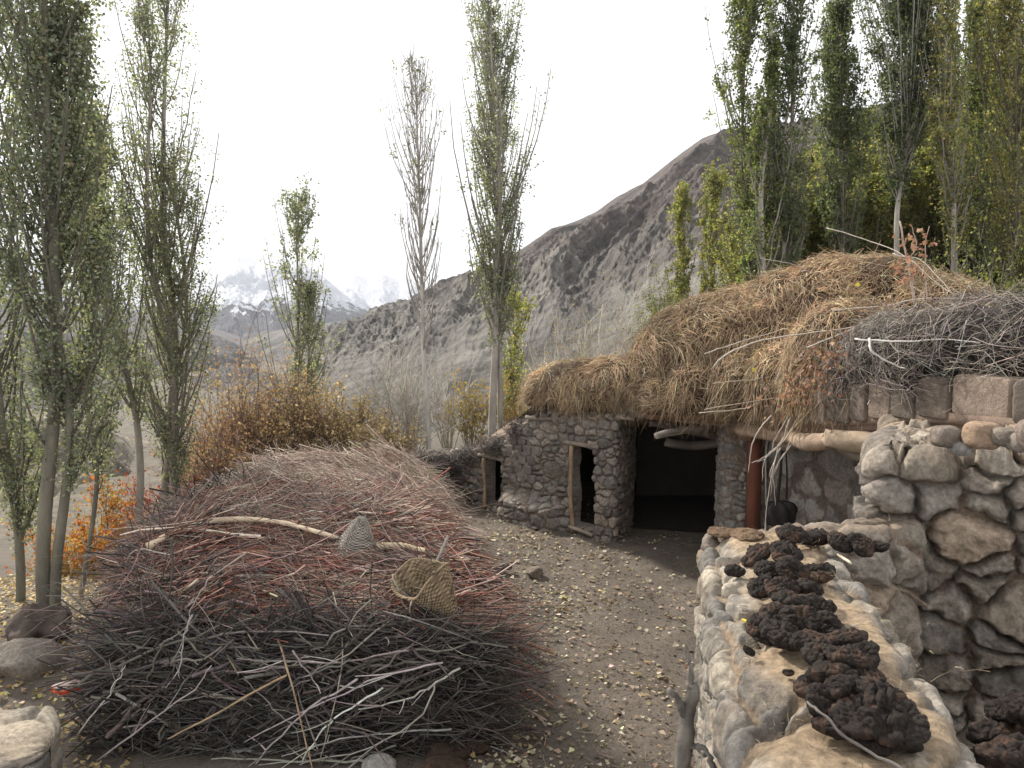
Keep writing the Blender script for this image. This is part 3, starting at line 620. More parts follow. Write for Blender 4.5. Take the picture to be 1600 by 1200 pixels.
def fibres(p, n, rng, L, r, droop, cols, clump=3.0, seed=0, K=5, S=3, out=.35, flow=.8, rnd=.5):
    N = len(p); dn = np.array([0, 0, -1.]); t = dn - n * (n @ dn)[:, None]; t = t * flow
    cl = np.stack([noise(p[:, 0] * clump, p[:, 1] * clump, p[:, 2] * clump, seed + k) for k in range(3)], -1)
    t = t + cl * 1.5 + rng.normal(size=(N, 3)) * rnd; t = t - n * (t * n).sum(1)[:, None] + n * out * rng.uniform(-.2, 1, (N, 1))
    t /= np.linalg.norm(t, axis=1, keepdims=True) + 1e-6
    Ln = (L * rng.uniform(.5, 1.4, N))[:, None, None]; s = np.linspace(-.15, 1, K)[None, :, None]
    side = rng.normal(size=(N, 3)) * .35
    path = p[:, None] + t[:, None] * s * Ln + dn * (np.clip(s, 0, 1)**2) * Ln * (droop * rng.uniform(.5, 1.2, (N, 1)))[:, :, None] + side[:, None] * (s**2) * Ln * .6
    rad = np.broadcast_to(r * rng.uniform(.6, 1.3, (N, 1)) * np.linspace(1.1, .35, K), (N, K))
    V, F = tubes(path, rad, S)
    g = fbm(p[:, 0] * 2.2, p[:, 1] * 2.2, p[:, 2] * 2.2, seed + 20, 3)
    c = jitcol(cols, N, rng, .28, .05) * (1 + .65 * g)[:, None]
    return V, F, percol(c, K * S)
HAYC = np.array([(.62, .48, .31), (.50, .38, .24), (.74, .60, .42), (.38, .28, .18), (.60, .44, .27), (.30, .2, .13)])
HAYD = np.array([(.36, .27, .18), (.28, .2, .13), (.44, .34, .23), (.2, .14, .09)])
def E(px, py, Y, rx, ry, rz): return (P(px, py, Y), (rx, ry, rz))
ells = [E(850, 622, 12.95, .34, .6, .48), E(880, 616, 12.8, .5, .75, .54), E(915, 612, 12.6, .6, .8, .54), E(955, 610, 12.3, .55, .8, .54), E(975, 612, 12.1, .4, .7, .53), E(925, 625, 12.3, .6, .5, .3)]
hay1 = thing('hay_roof', (1.1, 12.6, 1.98), 'shaggy brown hay layer lying on the low shed with two doorways', 'hay')
zr1 = lambda x, y: 1.97 + 0 * x
ell_union(ells, zr1, seed=3).mk('packed_base', M_SOILHAY, hay1, smooth=True)
rng = np.random.default_rng(44); ac = Acc()
p, n = ell_sample(ells, 27000, rng, lambda x, y: 2.08 + 0 * x); p = p[p[:, 1] < 13.6] if False else p; n = n[:len(p)]
ac.add(*fibres(p, n, rng, .18, .0034, .5, HAYC, seed=3))
ac.mk('hay', M_HAY, hay1)
ells = [E(1018, 600, 11.75, .36, .7, .82), E(1058, 585, 11.7, .6, .9, .98), E(1105, 572, 11.5, .7, 1.1, 1.02), E(1165, 562, 11.3, .85, 1.2, 1.05), E(1235, 545, 10.9, .85, 1.2, 1.08),
        E(1300, 520, 10.5, .85, 1.2, 1.0), E(1365, 515, 10.2, .9, 1.2, .92), E(1440, 522, 9.6, .8, 1.2, .72), E(1500, 530, 9.2, .6, 1.0, .5),
        E(1100, 612, 10.75, .5, .5, .45), E(1170, 608, 10.2, .5, .6, .48), E(1235, 600, 9.5, .5, .6, .52), E(1290, 592, 8.9, .5, .6, .52), E(1045, 622, 11.1, .4, .4, .36), E(1330, 560, 8.9, .7, .7, .65)]
hay2 = thing('hay_stack', (4, 10, 2.1), 'big golden brown hay mound heaped on the barn roof', 'hay')
ell_union(ells, lambda x, y: zroof(x, y) + .1, seed=7, amp=.16).mk('packed_base', M_SOILHAY, hay2, smooth=True)
rng = np.random.default_rng(45); ac = Acc()
p, n = ell_sample(ells, 95000, rng, lambda x, y: zroof(x, y) + .2, shell=(.97, 1.08))
keep = n[:, 1] < .9; p, n = p[keep], n[keep]
up = n[:, 2] > .45
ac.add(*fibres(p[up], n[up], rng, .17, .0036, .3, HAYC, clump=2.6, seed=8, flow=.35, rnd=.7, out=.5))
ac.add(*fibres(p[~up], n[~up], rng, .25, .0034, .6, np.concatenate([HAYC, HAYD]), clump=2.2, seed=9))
# fringe that hangs over the eave
ue, qe, ce = plan_path([(1.75, 11.3), (3.0, 10.15), (3.3, 8.8), (3.5, 7.7)], .01, .1); k = rng.integers(0, len(qe), 5500)
pf = np.stack([qe[k, 0] + rng.normal(0, .05, len(k)), qe[k, 1] + rng.normal(0, .05, len(k)), zroof(qe[k, 0], qe[k, 1]) + .27 + rng.uniform(0, .25, len(k))], -1)
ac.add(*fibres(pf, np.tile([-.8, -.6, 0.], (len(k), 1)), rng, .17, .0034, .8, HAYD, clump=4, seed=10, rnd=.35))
ac.mk('hay', M_HAY, hay2)

# ------------------------------------------------------------------ brush and sticks
def sticks(p, d, rng, L, r, cols, bend=.12, K=7, S=4, droop=0., kink=.02, taper=.35):
    N = len(p); d = d / (np.linalg.norm(d, axis=1, keepdims=True) + 1e-9); Ln = (np.ones(N) * L)[:, None, None]
    s = np.linspace(-.5, .5, K)[None, :, None]; b1 = rng.normal(size=(N, 1, 3)) * bend
    path = p[:, None] + d[:, None] * s * Ln + b1 * (s**2 - .08) * Ln * 1.6 + np.cumsum(rng.normal(size=(N, K, 3)), 1) * kink * Ln / K**.5
    path[..., 2] -= droop * (s[..., 0] + .5)**2 * Ln[..., 0]
    rad = np.broadcast_to((np.ones(N) * r)[:, None] * np.linspace(1, taper, K), (N, K))
    V, F = tubes(path, rad, S); return V, F, percol(jitcol(cols, N, rng, .3, .06), K * S), path
def add_sticks(ac, *a, side=0, **k):
    V, F, C, path = sticks(*a, **k); ac.add(V, F, C)
    if side:         # small side twigs
        N, K, _ = path.shape; rng = a[2]; m = int(N * side); i = rng.integers(0, N, m); j = rng.integers(K // 3, K - 1, m)
        d0 = path[i, j] - path[i, j - 1]; ln = np.linalg.norm(path[i, -1] - path[i, 0], axis=1)
        d0 /= np.linalg.norm(d0, axis=1, keepdims=True) + 1e-9; dd = d0 + rng.normal(size=(m, 3)) * .45; dd /= np.linalg.norm(dd, axis=1, keepdims=True)
        l2 = ln * rng.uniform(.12, .35, m); r0 = np.asarray(a[4]) * np.ones(N)
        V, F, C, _ = sticks(path[i, j] + dd * l2[:, None] * .5, dd, rng, l2, r0[i] * .5, a[5], bend=.15, K=4, S=3); ac.add(V, F, C)

# the big brushwood heap as a height field
HY = [5.9, 6.3, 7, 8, 9, 10, 11, 12, 12.8]; XR = [-.36, -.28, -.36, -.56, -.72, -.92, -1.12, -1.3, -1.7]; XL = [-3.02, -3.25, -3.62, -4.0, -4.25, -4.3, -4.2, -3.9, -3.4]
TOPF = [.86, .98, 1.10, 1.2, 1.16, 1.10, 1.11, 1.19, 1.12]
def heap(x, y):
    x = np.asarray(x, float); y = np.asarray(y, float)
    xl = np.interp(y, HY, XL); xr = np.interp(y, HY, XR); top = np.interp(y, HY, TOPF)
    d = np.minimum.reduce([(x - xl) * 1.5, xr - x + .0, (y - 5.95) * 1.0, 12.7 - y])
    f = np.sqrt(np.clip(1 - np.clip(1 - d / .32, 0, 1)**2.4, 0, 1))
    mid = (x - xl) / np.clip(xr - xl, .1, 9)
    z = top * (1 + .02 * np.sin(np.pi * np.clip(mid * 1.1 - .05, 0, 1)) + .06 * fbm(x * 1.1, y * 1.1, 0, 70, 3)) * (1 - .22 * sm(mid, .72, 1.0) * sm(y, 6.6, 8) * sm(y, 11, 9.5))
    return z * f + (1 - f) * 0 - .12 * sm(-x, 3.6, 4.3)
gx = np.linspace(-4.4, .2, 165); gy = np.linspace(5.9, 12.8, 230); GX, GY = np.meshgrid(gx, gy, indexing='ij')
pile = thing('brushwood_heap', (-1.7, 8, 0), 'huge heap of cut twigs, reddish on top and dark grey underneath, in left foreground', 'brushwood')
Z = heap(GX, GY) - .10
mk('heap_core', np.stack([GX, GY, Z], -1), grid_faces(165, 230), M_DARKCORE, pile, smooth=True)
rng = np.random.default_rng(77)
RED = np.array([(.24, .095, .065), (.31, .14, .10), (.17, .08, .06), (.36, .24, .19), (.26, .185, .155), (.13, .09, .075), (.42, .31, .25)]); TAN = np.array([(.34, .27, .22), (.42, .34, .27), (.27, .2, .165), (.30, .2, .165), (.48, .4, .33)])
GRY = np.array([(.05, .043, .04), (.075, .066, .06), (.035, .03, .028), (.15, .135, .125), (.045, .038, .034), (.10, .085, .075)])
def on_heap(n, x0, x1, y0, y1, ang, spread, lift, L):
    x = rng.uniform(x0, x1, n); y = rng.uniform(y0, y1, n)
    xl = np.interp(y, HY, XL); xr = np.interp(y, HY, XR); k = (x > xl + .05) & (x < xr - .02); x, y = x[k], y[k]
    a = ang(x, y) + rng.normal(0, spread, len(x)); Ls = L * rng.uniform(.5, 1.35, len(x))
    dx, dy = np.cos(a), np.sin(a)
    z0 = heap(x - dx * .3, y - dy * .3); z1 = heap(x + dx * .3, y + dy * .3); sl = np.clip((z1 - z0) / .6, -.45, .45)
    z = heap(x, y) + lift * rng.uniform(-.9, 1, len(x))
    return np.stack([x, y, z], -1), np.stack([dx, dy, sl + rng.normal(0, .05, len(x))], -1), Ls
ac = Acc()
p, d, Ls = on_heap(5200, -3.9, .1, 6.15, 8.2, lambda x, y: np.where(x > -9, 3.05 + .45 * noise(x * 1.1, y * 1.3, 0, 5), 0), .24, .09, 1.15)
add_sticks(ac, p, d, rng, Ls, rng.gamma(4, .0010, len(p)) + .0018, RED, side=.9, bend=.2, droop=.03)
n_ = 620; p, d, Ls = on_heap(n_, -3.9, -.1, 6.0, 9, lambda x, y: 3.05 + .8 * noise(x, y, 0, 55), .4, .12, 1.2)
add_sticks(ac, p, d, rng, Ls, rng.gamma(3, .0016, len(p)) + .003, np.concatenate([TAN, GRY * 1.5]), side=1.5, bend=.3, kink=.05)
# bundle ends that stick out to the right
n_ = 360; p = np.stack([rng.normal(-.48, .17, n_), rng.uniform(6.05, 6.8, n_), rng.uniform(.72, 1.0, n_)], -1); p[:, 2] -= (p[:, 1] - 6) * 0
add_sticks(ac, p, np.stack([np.ones(n_), rng.normal(0, .12, n_), rng.normal(-.05, .08, n_)], -1), rng, rng.uniform(.5, 1.1, n_), rng.uniform(.004, .008, n_), np.array([(.30, .18, .14), (.36, .24, .19), (.2, .12, .1)]), bend=.08, side=.2)
ac.mk('red_twigs', M_TWIG, pile); ac = Acc()
p, d, Ls = on_heap(3800, -4.2, -.3, 7.8, 10.3, lambda x, y: 2.95 + .35 * noise(x * .7, y * .7, 0, 6), .3, .07, 1.2)
add_sticks(ac, p, d, rng, Ls, rng.uniform(.0035, .007, len(p)), np.concatenate([TAN, RED]), side=.8, bend=.2, droop=.04)
p, d, Ls = on_heap(3700, -4.2, -.7, 9.8, 12.7, lambda x, y: -.35 + .25 * noise(x * .7, y * .7, 0, 8), .28, .08, 1.3)
add_sticks(ac, p, d, rng, Ls, rng.uniform(.004, .0075, len(p)), TAN, side=.9, bend=.22, droop=.14)
# spray of whippy ends over the right shoulder
n_ = 900; y = rng.uniform(9.6, 12.3, n_); p = np.stack([np.interp(y, HY, XR) + rng.normal(-.2, .14, n_), y, rng.uniform(.25, 1.12, n_)], -1)
add_sticks(ac, p, np.stack([np.ones(n_), rng.normal(-.35, .25, n_), -.35 - .6 * rng.random(n_)], -1), rng, rng.uniform(.5, 1.0, n_), rng.uniform(.0035, .0065, n_), TAN, side=.8, bend=.25, droop=.2)
# loose whips over the skyline and left shoulder
n_ = 260; y = rng.uniform(8, 12, n_); x = rng.uniform(-3.6, -1.4, n_)
add_sticks(ac, np.stack([x, y, heap(x, y) + rng.uniform(.0, .15, n_)], -1), np.stack([rng.normal(0, 1, n_), rng.normal(0, .4, n_), rng.normal(.25, .25, n_)], -1), rng, rng.uniform(.5, 1.1, n_), rng.uniform(.003, .0055, n_), TAN, side=.7, bend=.35)
n_ = 170; y = rng.uniform(6.2, 9.5, n_); x = np.interp(y, HY, XL) + rng.uniform(-.3, .3, n_)
add_sticks(ac, np.stack([x, y, rng.uniform(.4, 1.2, n_)], -1), np.stack([-np.ones(n_), rng.normal(0, .4, n_), rng.normal(-.15, .35, n_)], -1), rng, rng.uniform(.7, 1.5, n_), rng.uniform(.003, .006, n_), np.array([(.12, .09, .08), (.2, .15, .13), (.34, .28, .24)]), side=.9, bend=.35, droop=.1)
ac.mk('pale_twigs', M_TWIG, pile); ac = Acc()
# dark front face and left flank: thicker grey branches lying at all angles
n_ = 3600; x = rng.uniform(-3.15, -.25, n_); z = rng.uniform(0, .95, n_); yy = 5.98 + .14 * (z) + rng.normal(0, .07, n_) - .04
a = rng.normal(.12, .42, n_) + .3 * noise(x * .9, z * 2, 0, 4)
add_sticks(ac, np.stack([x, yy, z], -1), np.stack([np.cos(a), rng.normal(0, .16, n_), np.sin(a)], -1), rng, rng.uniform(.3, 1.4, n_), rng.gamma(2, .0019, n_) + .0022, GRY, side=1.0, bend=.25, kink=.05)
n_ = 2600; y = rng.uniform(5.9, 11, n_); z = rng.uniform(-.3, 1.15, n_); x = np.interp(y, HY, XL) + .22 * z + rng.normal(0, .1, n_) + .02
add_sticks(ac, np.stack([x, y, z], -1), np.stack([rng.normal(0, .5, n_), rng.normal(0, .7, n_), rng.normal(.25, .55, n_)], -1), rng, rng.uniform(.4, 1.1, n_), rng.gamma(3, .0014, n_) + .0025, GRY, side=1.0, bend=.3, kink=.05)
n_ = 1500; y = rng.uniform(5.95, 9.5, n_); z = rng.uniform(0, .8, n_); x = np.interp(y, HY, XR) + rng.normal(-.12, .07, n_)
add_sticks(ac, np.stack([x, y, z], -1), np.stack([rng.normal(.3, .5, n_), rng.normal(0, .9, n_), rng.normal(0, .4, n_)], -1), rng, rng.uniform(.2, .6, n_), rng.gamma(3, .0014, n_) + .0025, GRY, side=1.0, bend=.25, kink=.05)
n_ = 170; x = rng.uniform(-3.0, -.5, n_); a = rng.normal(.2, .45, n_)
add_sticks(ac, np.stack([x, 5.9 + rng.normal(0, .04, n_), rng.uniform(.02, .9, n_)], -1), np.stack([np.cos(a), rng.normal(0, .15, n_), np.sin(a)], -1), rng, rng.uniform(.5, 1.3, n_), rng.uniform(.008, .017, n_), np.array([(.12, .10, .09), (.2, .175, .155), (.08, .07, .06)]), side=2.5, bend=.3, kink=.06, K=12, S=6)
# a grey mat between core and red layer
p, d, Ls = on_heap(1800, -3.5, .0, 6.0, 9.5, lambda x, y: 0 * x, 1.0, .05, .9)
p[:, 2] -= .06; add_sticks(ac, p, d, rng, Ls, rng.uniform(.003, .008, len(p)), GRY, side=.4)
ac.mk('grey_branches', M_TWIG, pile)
# single silvery branches hanging over the front face
ac = Acc(); SIL = np.array([(.42, .38, .34), (.34, .31, .28), (.5, .46, .41)])
for (pts, r) in (([(690, 1035), (590, 1060), (500, 1100), (380, 1160)], .009), ([(680, 1068), (655, 1120), (560, 1175), (400, 1195)], .008), ([(600, 1075), (520, 1125), (470, 1190)], .009), ([(560, 1062), (480, 1110), (420, 1170), (395, 1200)], .010),
                 ([(640, 1015), (520, 1035), (370, 1030)], .008), ([(705, 1140), (560, 1150), (440, 1180)], .009), ([(720, 1045), (640, 1090), (560, 1110)], .010), ([(455, 1018), (480, 1050), (500, 1075)], .008), ([(380, 1060), (440, 1120), (480, 1150)], .006),
                 ([(600, 1190), (470, 1190), (330, 1185)], .012), ([(620, 1165), (520, 1195)], .009), ([(150, 1190), (230, 1130), (300, 1080), (330, 1040)], .008), ([(300, 960), (285, 1010), (280, 1060)], .008), ([(330, 900), (300, 950), (290, 985)], .006), ([(120, 1150), (180, 1070), (195, 1040)], .006)):
    q_ = np.array([P(a, b, 5.72 - .02 * i + rng.normal(0, .02)) for i, (a, b) in enumerate(pts)]); pth = spline(q_, 14) + rng.normal(0, .006, (14, 3))
    V, F = tubes(pth, np.linspace(1, .5, 14) * r, 6, cap=True); ac.add(V, F, jitcol(SIL, 1, rng)[0])
    for _ in range(3):
        j = rng.integers(3, 12); e_ = pth[j] + rng.normal(0, .1, 3) + (pth[j] - pth[j - 2]) * 1.2; V, F = tubes(spline([pth[j], (pth[j] + e_) / 2 + rng.normal(0, .01, 3), e_], 6), np.linspace(.6, .3, 6) * r, 5); ac.add(V, F, jitcol(SIL, 1, rng)[0])
ac.mk('silver_branches', M_TWIG, pile)

def single(name, pts, Y, r0, r1, col, label, cat='stick', seed=0, group=None, K=24, S=8, wob=.004, zs=None):
    rg = np.random.default_rng(seed)
    q_ = np.array([P(a, b, Yk) for (a, b), Yk in zip(pts, Y)]) if zs is None else np.array([Pz(a, b, zk) for (a, b), zk in zip(pts, zs)])
    pth = spline(q_, K) + np.cumsum(rg.normal(0, wob, (K, 3)), 0) * .5
    V, F = tubes(pth, np.linspace(r0, r1, K) * (1 + .1 * rg.normal(size=K)), S, cap=True)
    return tag(mk(name, V, F, M_WOOD, col=np.array(col) * (1 + .2 * noise(V[:, 0] * 9, V[:, 1] * 9, V[:, 2] * 9, seed))[:, None], smooth=True), label, cat, group)
def YZ(pts, lift):    # depth at which each pixel ray meets the heap surface
    out = []
    for (a, b) in pts:
        d = ray(a, b); best = 9.0
        for Yk in np.arange(5.6, 13, .02):
            p_ = CAM + d * (Yk / d[1])
            if p_[2] < heap(p_[0], p_[1]) + lift: best = Yk; break
        out.append(best)
    return out
pb = [(232, 853), (280, 828), (330, 814), (390, 812), (440, 817), (490, 830), (530, 840)]
single('peeled_branch', pb, YZ(pb, .17), .034, .022, (.62, .50, .36), 'long pale peeled branch arching over the top left of the brushwood heap', 'branch', 3)
pb = [(588, 855), (615, 852), (640, 854), (662, 860)]
single('peeled_stick', pb, YZ(pb, .14), .038, .03, (.68, .56, .38), 'short thick peeled stick lying right of the smaller basket', 'stick', 4)
pb = [(430, 985), (448, 1040), (466, 1100), (482, 1160), (492, 1205)]
single('straight_switch', pb, [6.05, 5.75, 5.7, 5.68, 5.66], .009, .006, (.44, .31, .2), 'tan straight switch hanging down the middle of the dark heap front', 'stick', 5)
pb = [(520, 925), (532, 985), (534, 1040), (520, 1110), (498, 1195)]
single('straight_switch', pb, [6.3, 6.0, 5.75, 5.7, 5.66], .006, .004, (.42, .36, .28), 'thin pale switch curving down the heap front, right of the tan one', 'stick', 6)
pb = [(262, 1155), (340, 1112), (452, 1052)]
single('straight_switch', pb, [5.66, 5.68, 5.72], .006, .009, (.42, .3, .18), 'yellowish switch slanting across the dark left half of the heap front', 'stick', 7)

# thorn brush on the barn roof
def brush(name, label, ells, n, L, r, cols, seed, parentz, core=True, side=1.2, bend=.4, cat='brushwood', M=M_TWIG):
    rg = np.random.default_rng(seed); c0 = np.mean([c for c, r_ in ells], 0)
    t = thing(name, (c0[0], c0[1], min(c[2] - r_[2] for c, r_ in ells)), label, cat)
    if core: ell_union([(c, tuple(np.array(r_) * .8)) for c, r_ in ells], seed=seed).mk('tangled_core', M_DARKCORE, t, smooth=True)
    ac = Acc(); p, nn = ell_sample(ells, n, rg, shell=(.7, 1.06)); d = rg.normal(size=p.shape); d = d - nn * (d * nn).sum(1)[:, None] * .75
    add_sticks(ac, p, d, rg, L * rg.uniform(.4, 1.4, len(p)), r * rg.uniform(.6, 1.4, len(p)), cols, side=side, bend=bend, kink=.07)
    ac.mk('twigs', M, t); return t
THORN = np.array([(.20, .17, .145), (.13, .11, .095), (.28, .24, .21), (.09, .075, .065), (.38, .34, .30)])
brush('thorn_brush', 'tangled purplish grey thorn twigs piled on the barn roof above the adobe blocks',
      [E(1345, 590, 8.0, .38, .45, .36), E(1400, 560, 7.5, .5, .6, .45), E(1450, 560, 7.0, .5, .6, .45), E(1520, 548, 6.7, .6, .7, .46), E(1600, 545, 6.3, .6, .8, .46), E(1690, 545, 6.0, .6, .8, .46)], 7600, .42, .0030, THORN, 91, 0, side=1.6)
DK = np.array([(.09, .07, .06), (.13, .11, .095), (.06, .05, .045), (.2, .17, .14)])
brush('dark_brush', 'dark twiggy brush heaped on the sloping left end of the shed wall', [E(688, 738, 14.1, .34, .4, .36), E(735, 712, 14.0, .32, .3, .13), E(780, 697, 13.5, .35, .3, .17), E(818, 672, 13.1, .3, .3, .16), E(676, 790, 13.7, .3, .4, .45), E(655, 730, 14.2, .3, .3, .3), E(690, 765, 14.4, .3, .3, .45)], 3000, .34, .005, DK, 92, 0)
# pale branches over the hay and the bundle of roots hanging from the eave
rng = np.random.default_rng(15); PALE = (.50, .43, .36)
def twiggroup(name, label, curves, cat='branch', col=PALE, group=None, K=18):
    c0 = P(*curves[0][0][0], curves[0][1][0]); t = thing(name, c0, label, cat, group)
    for pts, Ys, r in curves:
        q_ = np.array([P(a, b, Yk) for (a, b), Yk in zip(pts, Ys)]); pth = spline(q_, K) + np.cumsum(rng.normal(0, .005, (K, 3)), 0)
        V, F = tubes(pth, np.linspace(r, r * .45, K), 6, cap=True); mk('stem', V, F, M_TWIG, t, col=np.array(col) * rng.uniform(.75, 1.15), smooth=True)
    return t
twiggroup('pale_branch', 'pale forked branch lying across the hay below its summit', [([(1115, 575), (1140, 552), (1200, 530), (1290, 515), (1370, 503)], [8.8, 8.7, 8.6, 8.4, 8.2], .012), ([(1100, 552), (1160, 535), (1230, 520)], [8.9, 8.8, 8.6], .008), ([(1260, 545), (1320, 520), (1365, 497), (1400, 490)], [8.3, 8.2, 8.1, 8.1], .010), ([(1300, 487), (1380, 478), (1440, 468), (1540, 466)], [8.3, 8.2, 8.0, 7.6], .010)])
twiggroup('pale_branch', 'white bare branch lying on the thorn brush, curving down', [([(1335, 528), (1400, 535), (1480, 533), (1575, 545)], [6.9, 6.7, 6.4, 6.0], .009), ([(1358, 530), (1365, 550), (1395, 570), (1418, 577)], [6.8, 6.7, 6.6, 6.5], .012)], col=(.62, .58, .54))
twiggroup('pale_branch', 'thin bare branches trailing low over the hay fringe above the lintel', [([(1092, 645), (1160, 640), (1215, 618), (1260, 600)], [9.6, 9.4, 9.2, 9.0], .008), ([(1115, 600), (1190, 590), (1255, 585)], [9.4, 9.2, 9.0], .008), ([(1100, 640), (1200, 625), (1250, 615), (1340, 570)], [9.4, 9.0, 8.8, 8.4], .006), ([(1225, 625), (1260, 575), (1300, 548), (1350, 500)], [8.8, 8.6, 8.4, 8.2], .007)], col=(.46, .37, .28))
twiggroup('arching_twig', 'long thin twig arching up above the hay summit', [([(1292, 357), (1350, 372), (1410, 395), (1470, 440), (1500, 462)], [9.2, 9, 8.6, 8.2, 8.0], .007), ([(1395, 395), (1440, 410), (1480, 455), (1505, 465)], [8.8, 8.5, 8.1, 8.0], .007)])
twiggroup('arching_twig', 'short thin twig rising left of the hay summit', [([(1188, 403), (1220, 410), (1250, 420), (1290, 440)], [9.6, 9.6, 9.5, 9.4], .005)])
hang = []
for k, (a, b, c_, d_) in enumerate((((1232, 650), (1215, 680), (1205, 705), (1186, 720)), ((1235, 652), (1218, 690), (1196, 715), (1190, 752)), ((1245, 655), (1225, 690), (1200, 712), (1176, 722)), ((1255, 655), (1235, 695), (1215, 735), (1208, 775)), ((1205, 648), (1180, 675), (1168, 705), (1165, 735)),
                                    ((1262, 660), (1240, 690), (1222, 718), (1210, 740)), ((1215, 700), (1200, 750), (1192, 800), (1192, 840)), ((1220, 700), (1205, 740), (1211, 760), (1210, 792)))):
    hang.append(([a, b, c_, d_], [8.6 + .05 * k] * 4, .0075 + .001 * (k % 3)))
twiggroup('hanging_roots', 'bundle of pale bent roots hanging below the eave by the door post', hang, col=(.48, .42, .37), cat='roots')
# upright dead stem with russet leaves behind the hay
t = twiggroup('dead_sapling', 'upright broken stem with russet dry leaves rising behind the hay summit', [([(1440, 520), (1425, 470), (1415, 410), (1402, 345)], [8.2, 8.2, 8.2, 8.2], .02), ([(1418, 420), (1428, 380), (1422, 350)], [8.2, 8.1, 8.1], .008), ([(1450, 480), (1445, 420), (1452, 360)], [8.2, 8.2, 8.2], .008)], col=(.4, .3, .25))
pl = np.concatenate([P(*c_, 8.15) + rng.normal(0, .06, (16, 3)) for c_ in ((1422, 372), (1425, 392), (1410, 425), (1425, 430), (1440, 385))])
V, F = leaves(pl, .055, rng); mk('dry_leaves', V, F, M_DRYLEAF, t, col=percol(jitcol([(.30, .17, .12), (.38, .24, .17)], len(pl), rng), 4))
# russet oak-like leaves caught between hay and thorns
pl = np.concatenate([P(a, b, Yk) + rng.normal(0, s_, (m_, 3)) for a, b, Yk, s_, m_ in ((1325, 545, 7.7, .10, 60), (1290, 560, 8.0, .13, 80), (1260, 590, 8.2, .14, 80), (1245, 620, 8.3, .12, 60), (1215, 635, 8.7, .10, 30), (1390, 485, 7.9, .08, 20), (1300, 600, 7.9, .12, 50), (1400, 520, 7.6, .2, 14))])
V, F = leaves(pl, .05, rng); tag(mk('russet_leaves', V, F, M_DRYLEAF, col=percol(jitcol([(.28, .16, .11), (.36, .24, .17), (.22, .13, .09)], len(pl), rng), 4)), 'russet dry leaves caught between the hay mound and the thorn twigs', 'dry leaves', kind='stuff')

